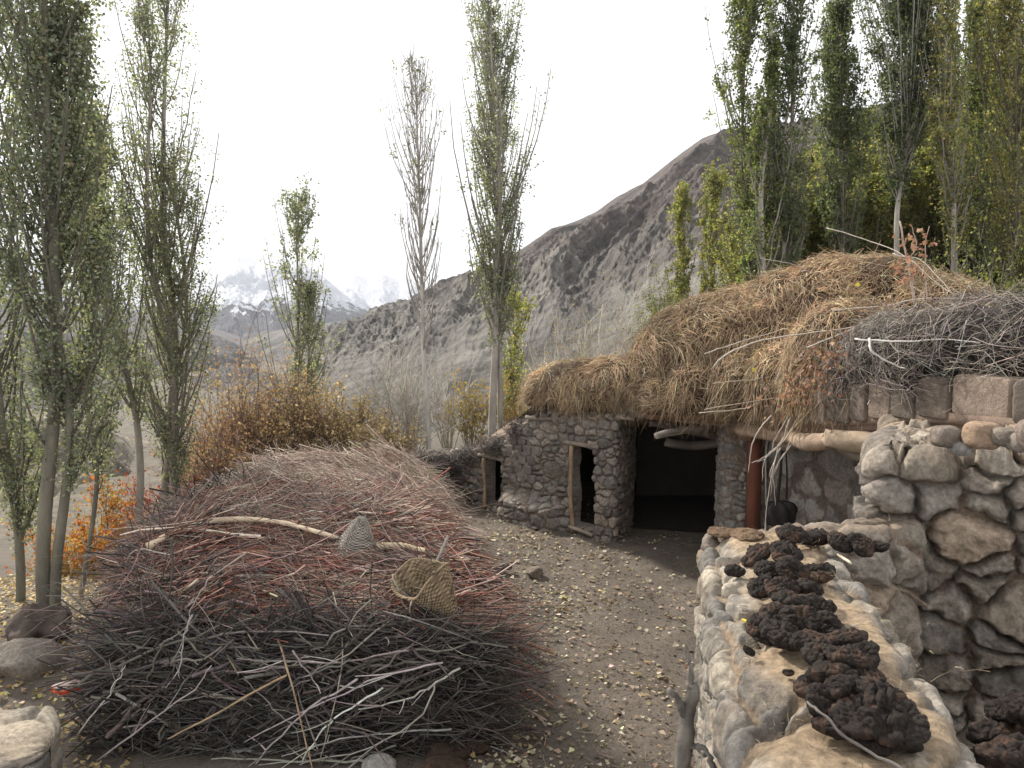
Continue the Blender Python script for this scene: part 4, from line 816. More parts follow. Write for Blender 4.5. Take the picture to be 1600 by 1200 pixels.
# ------------------------------------------------------------------ trees
BARK = (.27, .24, .20)
GREENS = {'grey': [(.18, .195, .155), (.215, .225, .18), (.14, .152, .125), (.26, .255, .19)], 'green': [(.115, .14, .065), (.155, .175, .08), (.085, .11, .055), (.22, .22, .09)],  # grey set: paled to carry backlit glow and haze in the leaf colour
          'yellow': [(.25, .25, .10), (.20, .21, .08), (.33, .28, .11), (.16, .18, .075)], 'dark': [(.095, .115, .07), (.115, .135, .075), (.075, .095, .06), (.15, .165, .085)],
          'mix': [(.20, .205, .09), (.27, .25, .11), (.34, .28, .12), (.14, .155, .07)]}
def poplar_mesh(base, top, hw, start, nbr, nleaf, lsize, cols, seed, rb=.12, stems=1, gap=.1, bark=BARK, twiggy=1.0, prof=None, leafmin=0.):
    rg = np.random.default_rng(seed); base = np.array(base, float); top = np.array(top, float); H = np.linalg.norm(top - base)
    tr = Acc(); lv_p = []
    for sidx in range(stems):
        sb = base + (np.array([rg.normal(0, .12), rg.normal(0, .12), 0]) if sidx else 0); stp = top + (np.array([rg.normal(0, hw * .3), rg.normal(0, hw * .3), -H * rg.uniform(.03, .3)]) if sidx else 0)
        K = 26; s = np.linspace(0, 1, K); mid = np.stack([noise(s * 3, seed + sidx * 7, 0) * .05 * H * .4, noise(s * 3, seed + sidx * 7, 5) * .05 * H * .4, 0 * s], -1) * np.sin(np.pi * s)[:, None]
        ax = sb + (stp - sb) * s[:, None] + mid
        rr_ = rb * .62 * (.75 if sidx else 1) * (1 - s)**.8 + .008; rr_[0] *= 1.25
        V, F = tubes(ax, rr_, 9); cc = np.array(bark) * (1 + .25 * noise(V[:, 0] * 3, V[:, 1] * 3, V[:, 2] * 1.5, seed))[:, None]; tr.add(V, F, cc)
        nb = nbr // stems
        t0 = start + (1 - start) * rg.random(nb)**.85 * .98
        pf = (np.interp(t0, *prof) if prof else np.sin(np.pi * np.clip((t0 - start) / (1.02 - start), 0, 1)**.75)**.6 * 1.0) * (1 if sidx == 0 else .75)
        a = rg.uniform(0, 2 * np.pi, nb); out = hw * pf * rg.uniform(.5, 1.15, nb) * (1 + .35 * noise(t0 * 7, a, 0, seed)); rise = out * rg.uniform(2.0, 3.6, nb) + .12 * H * rg.random(nb) * .4
        o = np.stack([np.interp(t0, s, ax[:, k]) for k in range(3)], -1); up = (stp - sb) / H
        rise = np.minimum(rise, (1.02 - t0) * H + .15)
        hor = np.stack([np.cos(a), np.sin(a), 0 * a], -1); Kb = 6; q = np.linspace(0, 1, Kb)[None, :, None]
        pb_ = o[:, None] + hor[:, None] * out[:, None, None] * (1.5 * q - .5 * q**2) + up * rise[:, None, None] * (q**1.25) + rg.normal(0, .02, (nb, Kb, 3)) * q
        rbn = np.interp(t0, s, rr_) * .30 + .002; V, F = tubes(pb_, rbn[:, None] * np.linspace(1, .2, Kb) + .003, 4); tr.add(V, F, np.array(bark) * .7)
        # twigs
        m = int(nb * 3 * twiggy); i = rg.integers(0, nb, m); qq = rg.uniform(.2, 1, m); jj = np.clip((qq * (Kb - 1)).astype(int), 0, Kb - 2)
        p0 = pb_[i, jj]; dd = pb_[i, jj + 1] - pb_[i, jj]; dd /= np.linalg.norm(dd, axis=1, keepdims=True) + 1e-9; dd = dd + rg.normal(0, .4, (m, 3)); ll = rg.uniform(.2, .55, m) * (.4 + hw * .5)
        pt = p0[:, None] + dd[:, None] * ll[:, None, None] * np.linspace(0, 1, 3)[None, :, None]; V, F = tubes(pt, np.full((m, 3), .004) * np.array([1.3, 1, .6]), 3); tr.add(V, F, np.array(bark) * .55)
        nleaf_ = nleaf * (2.3 if cols is GREENS['grey'] else 1.75); nl = int(nleaf_ / stems * 1.5); i = rg.integers(0, nb, nl); fr = rg.random(nl)**.8
        lb = pb_[i]; ff = fr * (Kb - 1.001); k0 = ff.astype(int); f1 = (ff - k0)[:, None]; ar = np.arange(nl)
        pl = lb[ar, k0] * (1 - f1) + lb[ar, k0 + 1] * f1
        ti = rg.integers(0, m, nl); use = rg.random(nl) < .55; tf = rg.random(nl)
        pl[use] = (pt[ti, 0] + (pt[ti, 2] - pt[ti, 0]) * tf[:, None])[use]
        cl_ = rg.integers(0, max(nl // 7, 1), nl); pl = pl[cl_] + rg.normal(0, 1, (nl, 3)) * np.array([.05, .05, .06]) * (.6 + .4 * hw) + (rg.normal(0, 1, (nl, 3)) * np.array([.06, .06, .08]))[cl_]
        g = fbm(pl[:, 0] * 1.6, pl[:, 1] * 1.6, pl[:, 2] * .9, seed + 3, 2)
        fz = (pl[:, 2] - base[2]) / H
        ok = (g > -gap * rg.random(nl) * 3 + (-.25 + gap)) & (fz > leafmin)
        lv_p.append(pl[ok][:int(nleaf_ / stems)])
    pl = np.concatenate(lv_p); V, F = leaves(pl, lsize * (.72 if cols is GREENS['grey'] else .84) * rg.uniform(.7, 1.25, len(pl)), rg)
    g = fbm(pl[:, 0] * .9, pl[:, 1] * .9, pl[:, 2] * .9, seed + 13, 2)
    c = jitcol(cols, len(pl), rg, .22, .06) * (1 + .3 * g)[:, None]
    return tr, (V, F, percol(c, 4))
def poplar(label, base, top, hw, start, nbr, nleaf, lsize, cols, seed, group=None, name='poplar_tree', **k):
    t = thing(name, base, label, 'poplar', group)
    tr, (V, F, c) = poplar_mesh(base, top, hw, start, nbr, nleaf, lsize, cols if not isinstance(cols, str) else GREENS[cols], seed, **k)
    tr.mk('trunk', M_BARK, t, smooth=True); mk('crown', V, F, M_LEAF, t, col=c); return t
def gz(x, y): return float(G(x, y))
def pop_at(label, pxb, pxt, pyt, Y, hwpx, start, nbr, nleaf, cols, seed, dY=0, ls=.055, zb=None, **k):
    xb = (pxb - 800) / FPX * Y; zb = gz(xb, Y) - .1 if zb is None else zb
    return poplar(label, (xb, Y, zb), P(pxt, pyt, Y + dY), hwpx / FPX * Y, start, nbr, nleaf, ls, cols, seed, **k)
GRP = None
pop_at('tall grey green poplar with knotty dark foot at the left edge of the photo', 45, 62, -420, 8.6, 100, .22, 150, 15000, 'grey', 1, rb=.12, stems=2, bark=(.17, .155, .12), gap=.25, zb=-.35)
pop_at('slim poplar cut off by the left edge of the photo, left of the knotty one', 5, -10, -300, 9.6, 90, .10, 110, 9000, 'grey', 2, rb=.08, stems=1, bark=(.19, .175, .135), gap=.2, zb=-.6)
pop_at('thin leaning young poplar just right of the knotty one', 95, 160, 330, 9.6, 42, .3, 50, 2600, 'grey', 3, rb=.045, bark=(.2, .18, .14), gap=.1, zb=-.7)
pop_at('poplar leaning left with crooked pale trunk, left of the tall twin stemmed poplar', 212, 140, 205, 12, 62, .34, 90, 7800, 'grey', 4, rb=.10, gap=.25, stems=1, zb=-1.1)
pop_at('tall open poplar with twin pale trunks rising behind the orange bush', 245, 262, -70, 13, 74, .16, 170, 10500, 'grey', 5, rb=.12, stems=3, gap=.3, zb=-1.2)
pop_at('short poplar standing against the snowy mountains', 458, 462, 318, 21, 52, .12, 110, 4300, 'grey', 6, rb=.09, stems=2, gap=.2, zb=-2.0, ls=.085)
pop_at('tall nearly leafless pale poplar left of the leafy one', 668, 652, 112, 17, 46, .3, 90, 420, 'grey', 7, rb=.09, gap=.5, bark=(.50, .46, .42), twiggy=2.2, leafmin=.62, ls=.06)
pop_at('tall leafy poplar with thick twin trunks behind the low shed', 768, 762, -15, 17, 62, .26, 170, 9000, 'grey', 88, rb=.14, stems=2, gap=.3, ls=.065, bark=(.33, .30, .26))
pop_at('small pale yellow green poplar close right of the leafy twin trunked one', 795, 802, 480, 20, 30, .1, 50, 2200, 'yellow', 9, rb=.05, gap=.1, ls=.07)
pop_at('smaller light green poplar on the slope left of the hay mound', 1060, 1068, 305, 30, 24, .05, 70, 3800, 'yellow', 10, rb=.08, gap=.05, ls=.10, zb=1.0)
pop_at('narrow light green poplar beside the dark poplar cluster', 1108, 1115, 278, 30, 28, .05, 80, 4200, 'yellow', 11, rb=.09, gap=.1, ls=.10, zb=1.2)
pop_at('leafy dark poplar at the left of the right hand cluster', 1170, 1165, -60, 21, 40, .12, 150, 8500, 'green', 12, rb=.10, gap=.3, ls=.08, zb=2)
pop_at('bare pale poplar trunk climbing above its leafy lower half', 1200, 1203, -160, 20, 34, .12, 90, 5200, 'green', 13, rb=.13, gap=.1, ls=.08, zb=2, bark=(.40, .36, .31), prof=([0, .3, .45, .55, 1], [.9, 1.1, .7, .12, .1]))
pop_at('forked dark poplar with wispy top right of the bare pale trunk', 1225, 1240, -120, 20.5, 48, .15, 150, 8200, 'dark', 14, rb=.13, gap=.2, ls=.08, zb=2, stems=2)
pop_at('dark rounded poplar left of the pale trunked one', 1318, 1312, 22, 22, 44, .12, 170, 10500, 'dark', 15, rb=.10, gap=.4, ls=.085, zb=2)
pop_at('broad dark poplar with clear pale trunk in the middle of the right hand grove', 1408, 1408, -60, 20, 62, .42, 190, 12500, 'dark', 16, rb=.13, gap=.35, ls=.08, zb=2, bark=(.42, .39, .34), stems=1)
pop_at('pale trunked poplar with thin top near the right edge', 1492, 1485, -110, 19, 34, .12, 110, 6200, 'mix', 17, rb=.13, gap=.3, ls=.075, zb=2, bark=(.34, .31, .27))
pop_at('dark pointed poplar right of the pale thin topped trunk', 1530, 1528, 12, 22, 46, .1, 150, 10000, 'green', 18, rb=.1, gap=.35, ls=.085, zb=2)
pop_at('tall poplar at the right edge of the photo', 1590, 1592, -90, 19, 60, .1, 190, 13000, 'mix', 19, rb=.13, gap=.4, ls=.075, zb=2, bark=(.2, .18, .14))
# the ranks behind: four trees built, then copied
protos = []
for k, (cl, h_) in enumerate((('mix', 9.0), ('green', 10.5), ('yellow', 8.2), ('mix', 10))):
    t = poplar('x', (0, 40 + k, 0), (.1, 40 + k, h_), 1.0 + .12 * k, .04, 150, 8600, .105, cl, 200 + k, rb=.09, gap=.5, bark=(.2, .18, .14)); protos.append(t)
gr = 'poplars standing in ranks on the slope behind the barn'
spots = [(1195, 300, 24, 2), (1262, 300, 24, 0), (1300, 240, 25, 3), (1345, 290, 23.5, 2), (1395, 280, 23.5, 0), (1430, 250, 24, 2), (1470, 290, 23.5, 3), (1515, 280, 23.5, 2), (1560, 290, 23, 0), (1600, 270, 23, 2), (1255, 250, 30, 0), (1290, 300, 27, 2), (1335, 190, 31, 1), (1350, 260, 26, 0), (1385, 215, 30, 3), (1425, 190, 27, 2), (1440, 235, 31, 0), (1460, 110, 33, 1), (1475, 260, 26, 2), (1505, 200, 28, 0), (1520, 250, 26, 3), (1550, 120, 30, 0), (1562, 230, 25.5, 2), (1590, 160, 28, 1), (1610, 90, 27, 3), (1238, 330, 26, 3), (1270, 350, 25, 2), (1315, 340, 25, 0), (1372, 330, 24.5, 3), (1400, 350, 25, 1), (1450, 330, 24.5, 0), (1500, 335, 24, 1), (1545, 320, 24, 2), (1580, 300, 24, 0), (1215, 345, 28, 1), (1640, 200, 24, 1), (1155, 370, 27, 0)]
cols_w = {0: 'mixed green and yellow', 1: 'deep green', 2: 'yellowish', 3: 'broad olive green'}
rg = np.random.default_rng(9); used = set()
def locate(px):
    for a, b in ((1180, 'at the left end'), (1230, 'behind the forked dark poplar'), (1265, 'in the gap right of the forked poplar'), (1300, 'left of the dark rounded poplar'), (1345, 'directly behind the dark rounded poplar'), (1380, 'left of the clear pale trunk'), (1415, 'behind the clear pale trunk'), (1445, 'right of the clear pale trunk'), (1482, 'left of the thin topped pale trunk'), (1512, 'right of the thin topped pale trunk'), (1540, 'behind the dark pointed poplar'), (1572, 'left of the poplar on the right edge'), (1600, 'behind the poplar on the right edge'), (9999, 'cut off by the right edge of the photo')):
        if px < a: return b
for k, (px, pyt, Yk, pi) in enumerate(spots):
    pr = protos[pi]; x = (px - 800) / FPX * Yk; zb = gz(x, Yk) - .1; zt = P(px, pyt, Yk)[2]; s_ = (zt - zb) / [9.0, 10.5, 8.2, 10][pi]
    if pi not in used: o = pr; used.add(pi)
    else:
        o = pr.copy(); COL.objects.link(o)
        for ch in pr.children:
            c_ = ch.copy(); COL.objects.link(c_); c_.parent = o
    o.location = (x, Yk, zb); o.scale = (rg.uniform(.8, 1.1),) * 2 + (s_,); o.rotation_euler = (0, 0, rg.uniform(0, 6.28))
    size = 'tall' if pyt < 200 else ('mid height' if pyt < 300 else 'short')
    tag(o, f'{size} {cols_w[pi]} back poplar {locate(px)}', 'poplar', gr)

# shrubs --------------------------------------------------------
def shrub(name, label, base, h, wd, nst, nleaf, ls, cols, seed, bark=(.25, .18, .14), cat='bush', dens=3, thick=.012, spread=1.0, group=None, mat_=None):
    rg = np.random.default_rng(seed); base = np.array(base, float); t = thing(name, base, label, cat, group)
    a = rg.uniform(0, 2 * np.pi, nst); q = np.sqrt(rg.random(nst)) ; K = 8; s = np.linspace(0, 1, K)[None, :, None]
    hor = np.stack([np.cos(a) * q * wd, np.sin(a) * q * wd * .8, 0 * a], -1); hh = h * (1 - .35 * q**2) * rg.uniform(.6, 1.05, nst)
    st = base + hor[:, None] * (.15 + .85 * s**spread) + np.array([0, 0, 1.]) * hh[:, None, None] * s**.85 + np.cumsum(rg.normal(0, .02 * h, (nst, K, 3)), 1) * s
    ac = Acc(); V, F = tubes(st, thick * rg.uniform(.6, 1.4, (nst, 1)) * np.linspace(1, .3, K), 5); ac.add(V, F, percol(jitcol(bark, nst, rg), K * 5))
    lev = st; pts = []
    for lv_, (mm, ll, rr_) in enumerate(((dens, .30, .5), (dens, .16, .32))):
        n0, k0, _ = lev.shape; m = n0 * mm; i = np.repeat(np.arange(n0), mm); j = rg.integers(max(1, k0 // 3), k0 - 1, m)
        d0 = lev[i, j] - lev[i, j - 1]; d0 /= np.linalg.norm(d0, axis=1, keepdims=True) + 1e-9; dd = d0 + rg.normal(0, .5, (m, 3)); dd /= np.linalg.norm(dd, axis=1, keepdims=True)
        Ln = (ll * h * rg.uniform(.5, 1.3, m))[:, None, None]; s2 = np.linspace(0, 1, 5)[None, :, None]
        nl = lev[i, j][:, None] + dd[:, None] * s2 * Ln + np.cumsum(rg.normal(0, .03, (m, 5, 3)), 1) * s2 * Ln + np.array([0, 0, .15]) * s2**2 * Ln
        V, F = tubes(nl, thick * rr_ * np.linspace(1, .35, 5)[None].repeat(m, 0), 3); ac.add(V, F, percol(jitcol(bark, m, rg), 15)); lev = nl; pts.append(nl[:, 1:].reshape(-1, 3))
    ac.mk('branches', M_TWIG, t)
    if nleaf:
        pp = np.concatenate(pts); pl = pp[rg.integers(0, len(pp), nleaf)] + rg.normal(0, .035 * h**.5, (nleaf, 3)); V, F = leaves(pl, ls * rg.uniform(.6, 1.3, nleaf), rg)
        g = fbm(pl[:, 0] * 1.1, pl[:, 1] * 1.1, pl[:, 2] * 1.1, seed, 2)
        cols = np.array(cols, float); ci = np.clip(((g + .5) * len(cols)).astype(int) + rg.integers(-1, 2, nleaf), 0, len(cols) - 1)
        mk('foliage', V, F, mat_ or M_DRYLEAF, t, col=percol(jitcol(cols[0], nleaf, rg, .25, .05) * 0 + cols[ci] * np.exp(rg.normal(0, .22, (nleaf, 1))), 4))
    return t
def sh_at(name, label, px, Y, pyt, wpx, nst, nleaf, ls, cols, seed, zb=None, **k):
    x = (px - 800) / FPX * Y; zb = gz(x, Y) if zb is None else zb; h = P(px, pyt, Y)[2] - zb
    return shrub(name, label, (x, Y, zb), h, wpx / FPX * Y, nst, nleaf, ls, cols, seed, **k)
BR = [(.32, .20, .12), (.38, .26, .15), (.40, .32, .18), (.29, .23, .13), (.46, .38, .22)]
sh_at('willow_shrub', 'rusty brown shrub left of the short poplar, tallest above the heap', 365, 17, 568, 74, 90, 6240, .06, BR[:3], 301, bark=(.17, .11, .085), thick=.016)
sh_at('willow_shrub', 'golden brown shrub below the short poplar', 450, 17.5, 588, 78, 90, 6240, .06, BR[1:4], 302, bark=(.17, .12, .09), thick=.016)
sh_at('willow_shrub', 'olive gold shrub right of the golden brown one', 525, 17.5, 612, 74, 75, 5160, .06, BR[2:], 303, bark=(.18, .13, .1), thick=.014)
sh_at('willow_shrub', 'low yellowish shrub ending behind the right shoulder of the heap', 595, 16.5, 655, 58, 66, 3600, .055, BR[2:], 304, bark=(.2, .15, .12), thick=.012)
sh_at('willow_shrub', 'low russet shrub between the twin trunks and the tall rusty shrub', 320, 15, 650, 45, 60, 3120, .055, BR[:3], 305, bark=(.17, .1, .08), thick=.012)
sh_at('red_bush', 'small crimson red bush right of the twin trunks', 290, 14, 740, 32, 30, 1900, .05, [(.32, .045, .025), (.38, .09, .03), (.25, .04, .03)], 306, zb=-1.6, bark=(.2, .1, .08), mat_=M_DRYLEAF)
sh_at('red_bush', 'scarlet bush between the leaning poplar and the twin trunks', 205, 14.5, 752, 45, 30, 2300, .05, [(.36, .06, .025), (.42, .13, .03), (.3, .07, .03)], 307, zb=-1.9, bark=(.2, .1, .08))
sh_at('orange_bush', 'bright orange and yellow bush left of the brushwood heap', 142, 12.2, 782, 74, 46, 8200, .05, [(.42, .14, .03), (.5, .24, .05), (.42, .28, .07), (.3, .2, .06)], 308, zb=-1.7, bark=(.14, .1, .08))
sh_at('orange_bush', 'low orange sprig near the ground left of the heap', 135, 9.6, 930, 35, 12, 420, .05, [(.42, .16, .04), (.45, .25, .06)], 309, zb=-.85, bark=(.14, .1, .08), thick=.008)
PB = (.5, .46, .4)
for k, (px, Yk, pyt, wp, nst, lb) in enumerate(((600, 19, 560, 48, 26, 'bare pale shrub left of the leafless poplar'), (640, 18, 545, 45, 26, 'bare pale shrub at the foot of the leafless poplar'), (700, 19, 575, 40, 22, 'bare pale shrub between the leafless and the leafy poplar'), (860, 24, 530, 50, 26, 'bare grey shrub behind the low hay roof, left one'), (930, 24, 480, 60, 30, 'bare grey shrub behind the middle of the low hay roof'), (1000, 25, 455, 50, 30, 'bare grey shrub against the left flank of the hay mound'))):
    sh_at('bare_shrub', lb, px, Yk, pyt, wp, nst, 0 if k < 3 else 700, .05, [(.3, .24, .09), (.36, .27, .08)], 320 + k, bark=PB, dens=4, thick=.016, group=None)
sh_at('yellow_shrub', 'yellow leaved shrub between the leafless poplar and the twin trunks', 735, 18.5, 590, 36, 26, 1300, .06, [(.42, .3, .06), (.36, .27, .07), (.3, .25, .1)], 330, bark=(.3, .26, .2))
sh_at('yellow_shrub', 'amber leaved shrub right of the thick twin poplar trunks', 805, 18.5, 580, 34, 26, 1200, .06, [(.42, .28, .07), (.34, .22, .07), (.3, .25, .1)], 331, bark=(.3, .26, .2))
for k, (px, Yk, pyt, wp) in enumerate(((1560, 13, 405, 60), (1480, 14, 420, 55), (1410, 15, 418, 40), (1035, 22, 440, 26))):
    sh_at('green_shrub', ['green shrub behind the thorn twigs at the right edge', 'green shrub behind the thorn twigs under the pale trunk', 'green shrub behind the hay summit by the russet stem', 'small yellow green shrub left of the hay mound below the light green poplar'][k], px, Yk, pyt, wp, 40, 3800, .05, [(.08, .1, .035), (.11, .13, .045), (.16, .16, .06)], 340 + k, bark=(.2, .17, .13), zb=1.5, mat_=M_LEAF, thick=.01)

# ------------------------------------------------------------------ baskets
M_WICK = mat('wicker', attr=True, scale=18, var=.3, rough=.8, bumps=((90, .5, .004),))
def basket(label, c, W_, D_, rot, seed, tilt, col=(.30, .245, .18), straps=True, foot=(.42, .20)):
    """triangular back-basket: a wide rim tapering to a narrow foot, woven walls"""
    t = thing('wicker_basket', c, label, 'basket')
    n = 300; m = 160; th = np.arange(n) * 2 * np.pi / n; v = np.linspace(0, 1, m)
    T, Vv = np.meshgrid(th, v, indexing='ij')
    rx = W_ / 2 * (foot[0] + (1 - foot[0]) * Vv**.8); ry = W_ / 2 * (foot[1] + (.82 - foot[1]) * Vv**.8)
    e = 3.6; cx = np.sign(np.cos(T)) * np.abs(np.cos(T))**(2 / e) * rx; cy = np.sign(np.sin(T)) * np.abs(np.sin(T))**(2 / e) * ry
    rim = .10 * D_ * np.cos(2 * T)          # ends of the rim rise
    z = Vv * D_ + rim * Vv**2
    P0 = np.stack([cx, cy, z], -1); N_ = np.stack([np.cos(T), np.sin(T) * 1.4, -.35 + 0 * T], -1); N_ /= np.linalg.norm(N_, axis=-1, keepdims=True)
    rows = 26; st = 40
    ph = np.sin(T * st / 2) * np.cos(np.pi * np.floor(Vv * rows)) ; weave = .0055 * ph * np.abs(np.sin(np.pi * Vv * rows))**.6 + .002 * noise(T * 9, Vv * 30, 0, seed)
    cc = np.array(col) * (1 + .45 * ph + .3 * noise(T * 6, Vv * rows, 0, seed) - .35 * (np.abs(np.sin(np.pi * Vv * rows)) < .35))[..., None]
    outer = P0 + N_ * weave[..., None]; inner = P0 - N_ * (.012 - weave)[..., None]
    ac = Acc(); f = grid_faces(m, n, True)
    def tr_(A_): return np.transpose(A_, (1, 0, 2))
    ac.add(tr_(outer), f, tr_(cc)); ac.add(tr_(inner), f[:, ::-1], tr_(cc) * .9)
    b = outer[:, 0]; V = np.concatenate([b, [b.mean(0)]]); ac.add(V, np.array([[i, (i + 1) % n, n] for i in range(n)])[:, ::-1], np.array(col) * .7)
    rot_m = (rot.to_matrix() if hasattr(rot, 'to_matrix') else rot); Rm = np.array(rot_m)
    def put(acc):
        acc.V = [v_ @ Rm.T + np.array(c) for v_ in acc.V]; return acc
    put(ac).mk('woven_body', M_WICK, t, smooth=True)
    ac = Acc(); rimp = P0[:, -1] + N_[:, -1] * 0; rp = np.concatenate([rimp, rimp[:2]])
    for ph0 in (0, np.pi):
        k = np.arange(len(rp)); tw = np.stack([.007 * np.cos(k * .5 + ph0), .007 * np.sin(k * .5 + ph0), .007 * np.cos(k * .5 + ph0)], -1); V, F = tubes(rp + tw, np.full(len(rp), .0085), 6); ac.add(V, F, np.array(col) * 1.15)
    put(ac).mk('rim', M_WICK, t, smooth=True)
    if straps:
        ac = Acc(); a = rimp[int(n * .52)]; b = rimp[int(n * .78)]
        for dz in (0, .02):
            pth = spline([a, a + (.02, -.05, -.02 + dz), (a + b) / 2 + (.01, -.10, -D_ * .42 + dz), b + (0, -.05, -.03), b], 24); V, F = tubes(pth, np.full(24, .006), 6); ac.add(V, F, np.array((.42, .38, .31)))
        put(ac).mk('carrying_cord', M_WICK, t, smooth=True)
        ac = Acc(); g = rimp[0]; pth = spline([g + (-.03, 0, -.01), g + (.02, .0, .03), g + (.075, 0, .045)], 10); V, F = tubes(pth, np.linspace(.013, .016, 10), 8, cap=True); ac.add(V, F, np.array((.16, .12, .09)))
        put(ac).mk('grip', M_WICK, t, smooth=True)
    return t
def aim(v, roll):
    from mathutils import Matrix
    return Vector(v).normalized().to_track_quat('Z', 'Y').to_matrix() @ Matrix.Rotation(R(roll), 3, 'Z')
basket('larger wicker basket with cord, tipped with open mouth facing left on the heap edge', P(700, 962, 6.3), .50, .46, aim((-.48, -.25, .84), 15), 3, 0, col=(.27, .205, .13))
basket('smaller grey wicker basket lying mouth down near the peeled branch', P(566, 808, 7.2), .40, .36, aim((-.22, .25, -.95), 25), 4, 0, straps=False, foot=(.12, .08), col=(.30, .27, .23))

# ------------------------------------------------------------------ dung cakes on the wall
def dung_mesh(seed, rad=.1, th=.042, lobes=12, kind='braid'):
    n = 128; m = 64; T, Ph = np.meshgrid(np.linspace(0, np.pi, m), np.arange(n) * 2 * np.pi / n, indexing='ij'); rg = np.random.default_rng(seed)
    d = np.stack([np.sin(T) * np.cos(Ph), np.sin(T) * np.sin(Ph), np.cos(T)], -1)
    out = 1 + .14 * noise(np.cos(Ph) * 1.3, np.sin(Ph) * 1.3, 0, seed) ; V = d * np.array([rad, rad * .85, th]) ; V[..., :2] *= out[..., None]
    x, y = V[..., 0] / rad, V[..., 1] / rad; up = sm(d[..., 2], -.25, .3)
    if kind == 'braid':
        rows = [(sx * .42 + rg.normal(0, .05), -.85 + k * .29 + (.12 if sx > 0 else 0)) for sx in (-1, 1) for k in range(7)]
        q = np.array(rows) + rg.normal(0, .06, (14, 2)); dx = (x[..., None] - q[:, 0]) * .95; dy = (y[..., None] - q[:, 1] - .45 * np.abs(x[..., None])) * 2.6; D = dx**2 + dy**2
        Ds = np.sort(D, -1); e = np.clip((np.sqrt(Ds[..., 1]) - np.sqrt(Ds[..., 0])) / .5, 0, 1)
        lob = np.sqrt(1 - (1 - e)**2); h = .015 * lob * up * (.55 + .6 * sm(noise(x * 2, y * 2, 0, seed + 9), -.5, .5)) + .016 * fbm(x * 5, y * 5, 0, seed, 5) * up
    elif kind == 'lump':
        q = rg.uniform(-1, 1, (16, 2)); D = np.sort(np.sqrt(((x[..., None] - q[:, 0]))**2 + ((y[..., None] - q[:, 1]) * 1.6)**2), -1); e = np.clip((D[..., 1] - D[..., 0]) / .3, 0, 1); h = .022 * np.sqrt(1 - (1 - e)**2) * up + .02 * fbm(x * 4, y * 4, 0, seed, 5) * up
    else: h = .006 * fbm(x * 3, y * 3, 0, seed, 4) * up; e = np.ones(x.shape)
    V = V + d * np.array([.6, .6, 1]) * h[..., None] + d * (.010 * fbm(x * 3, y * 3, d[..., 2] * 2, seed + 3, 4) + .0035 * ridged(x * 9, y * 22, d[..., 2] * 5, seed + 6, 4))[..., None]
    base = np.array((.024, .017, .0135)) if kind != 'flat' else np.array((.15, .095, .055))
    brown = sm(fbm(x * 1.5, y * 1.5, 0, seed + 5, 3), .0, .35)[..., None]
    c = base * (1 - brown) + (np.array((.072, .042, .028)) if kind != 'flat' else np.array((.1, .06, .035))) * brown
    me_o = mk('dung_cake', V, grid_faces(m, n, True), M_DUNG, col=np.clip(c * (1 + .3 * noise(x * 12, y * 12, 0, seed))[..., None], .006, 1), smooth=True, loc=(0, 0, 0)); me = me_o.data; bpy.data.objects.remove(me_o); return me
DM = {'braid': [dung_mesh(s_, kind='braid') for s_ in (1, 2, 3, 4)], 'lump': [dung_mesh(s_, kind='lump') for s_ in (11, 12, 13)], 'flat': [dung_mesh(s_, .13, .02, kind='flat') for s_ in (21, 22)]}
cakes = [(1128, 832, 'flat', 1.0, 0), (1165, 835, 'flat', 1.15, 0), (1240, 838, 'lump', 1.1, .05), (1275, 842, 'braid', 1.15, .02), (1312, 848, 'braid', 1.05, .03), (1345, 852, 'braid', 1.0, .03), (1372, 856, 'lump', .7, .01), (1222, 858, 'lump', .9, .0),
         (1183, 868, 'braid', 1.05, .02), (1228, 868, 'lump', 1.0, .05), (1148, 893, 'lump', .62, 0), (1200, 893, 'lump', .9, .02), (1238, 893, 'braid', .95, .05), (1280, 897, 'lump', .95, .02), (1190, 918, 'lump', .85, 0), (1222, 920, 'braid', .95, .05), (1262, 922, 'lump', .9, .04),
         (1235, 942, 'braid', .95, .07), (1272, 948, 'lump', 1.0, .03), (1215, 962, 'braid', .95, .05), (1196, 984, 'lump', .9, 0), (1252, 970, 'braid', 1.0, .06), (1222, 995, 'lump', 1.1, .03), (1290, 985, 'lump', .95, .0), (1265, 1005, 'braid', .95, .05), (1320, 1000, 'braid', 1.0, .03),
         (1345, 1032, 'lump', .95, .02), (1288, 1030, 'braid', 1.0, .06), (1325, 1030, 'braid', .95, .08), (1300, 1058, 'lump', .95, .06), (1350, 1058, 'braid', .85, .04), (1270, 1078, 'lump', .85, 0), (1305, 1078, 'braid', .8, .08), (1338, 1085, 'braid', .8, .06), (1375, 1092, 'braid', 1.2, .06),
         (1290, 1108, 'braid', .95, .03), (1342, 1122, 'braid', 1.15, .04), (1395, 1128, 'flat2', 1.05, .03), (1300, 1140, 'lump', .7, 0), (1412, 1158, 'braid', .7, .0), (1372, 1152, 'braid', .85, .0), (1170, 1018, 'lump', .3, 0), (1232, 1052, 'lump', .25, 0)]
rg = np.random.default_rng(31); dgrp = 'dried dung cakes heaped along the mud topped wall'
ys = [c_[1] for c_ in cakes]
kinds = {'braid': 'braided black', 'lump': 'lumpy dark brown', 'flat': 'flat light brown', 'flat2': 'smooth black'}
ordw = ['first', 'second', 'third', 'fourth', 'fifth', 'sixth', 'seventh', 'eighth', 'ninth', 'tenth', 'eleventh', 'twelfth', 'thirteenth', 'fourteenth', 'fifteenth', 'sixteenth', 'seventeenth', 'eighteenth', 'nineteenth', 'twentieth', 'twenty-first', 'twenty-second', 'twenty-third']
cnt = {}
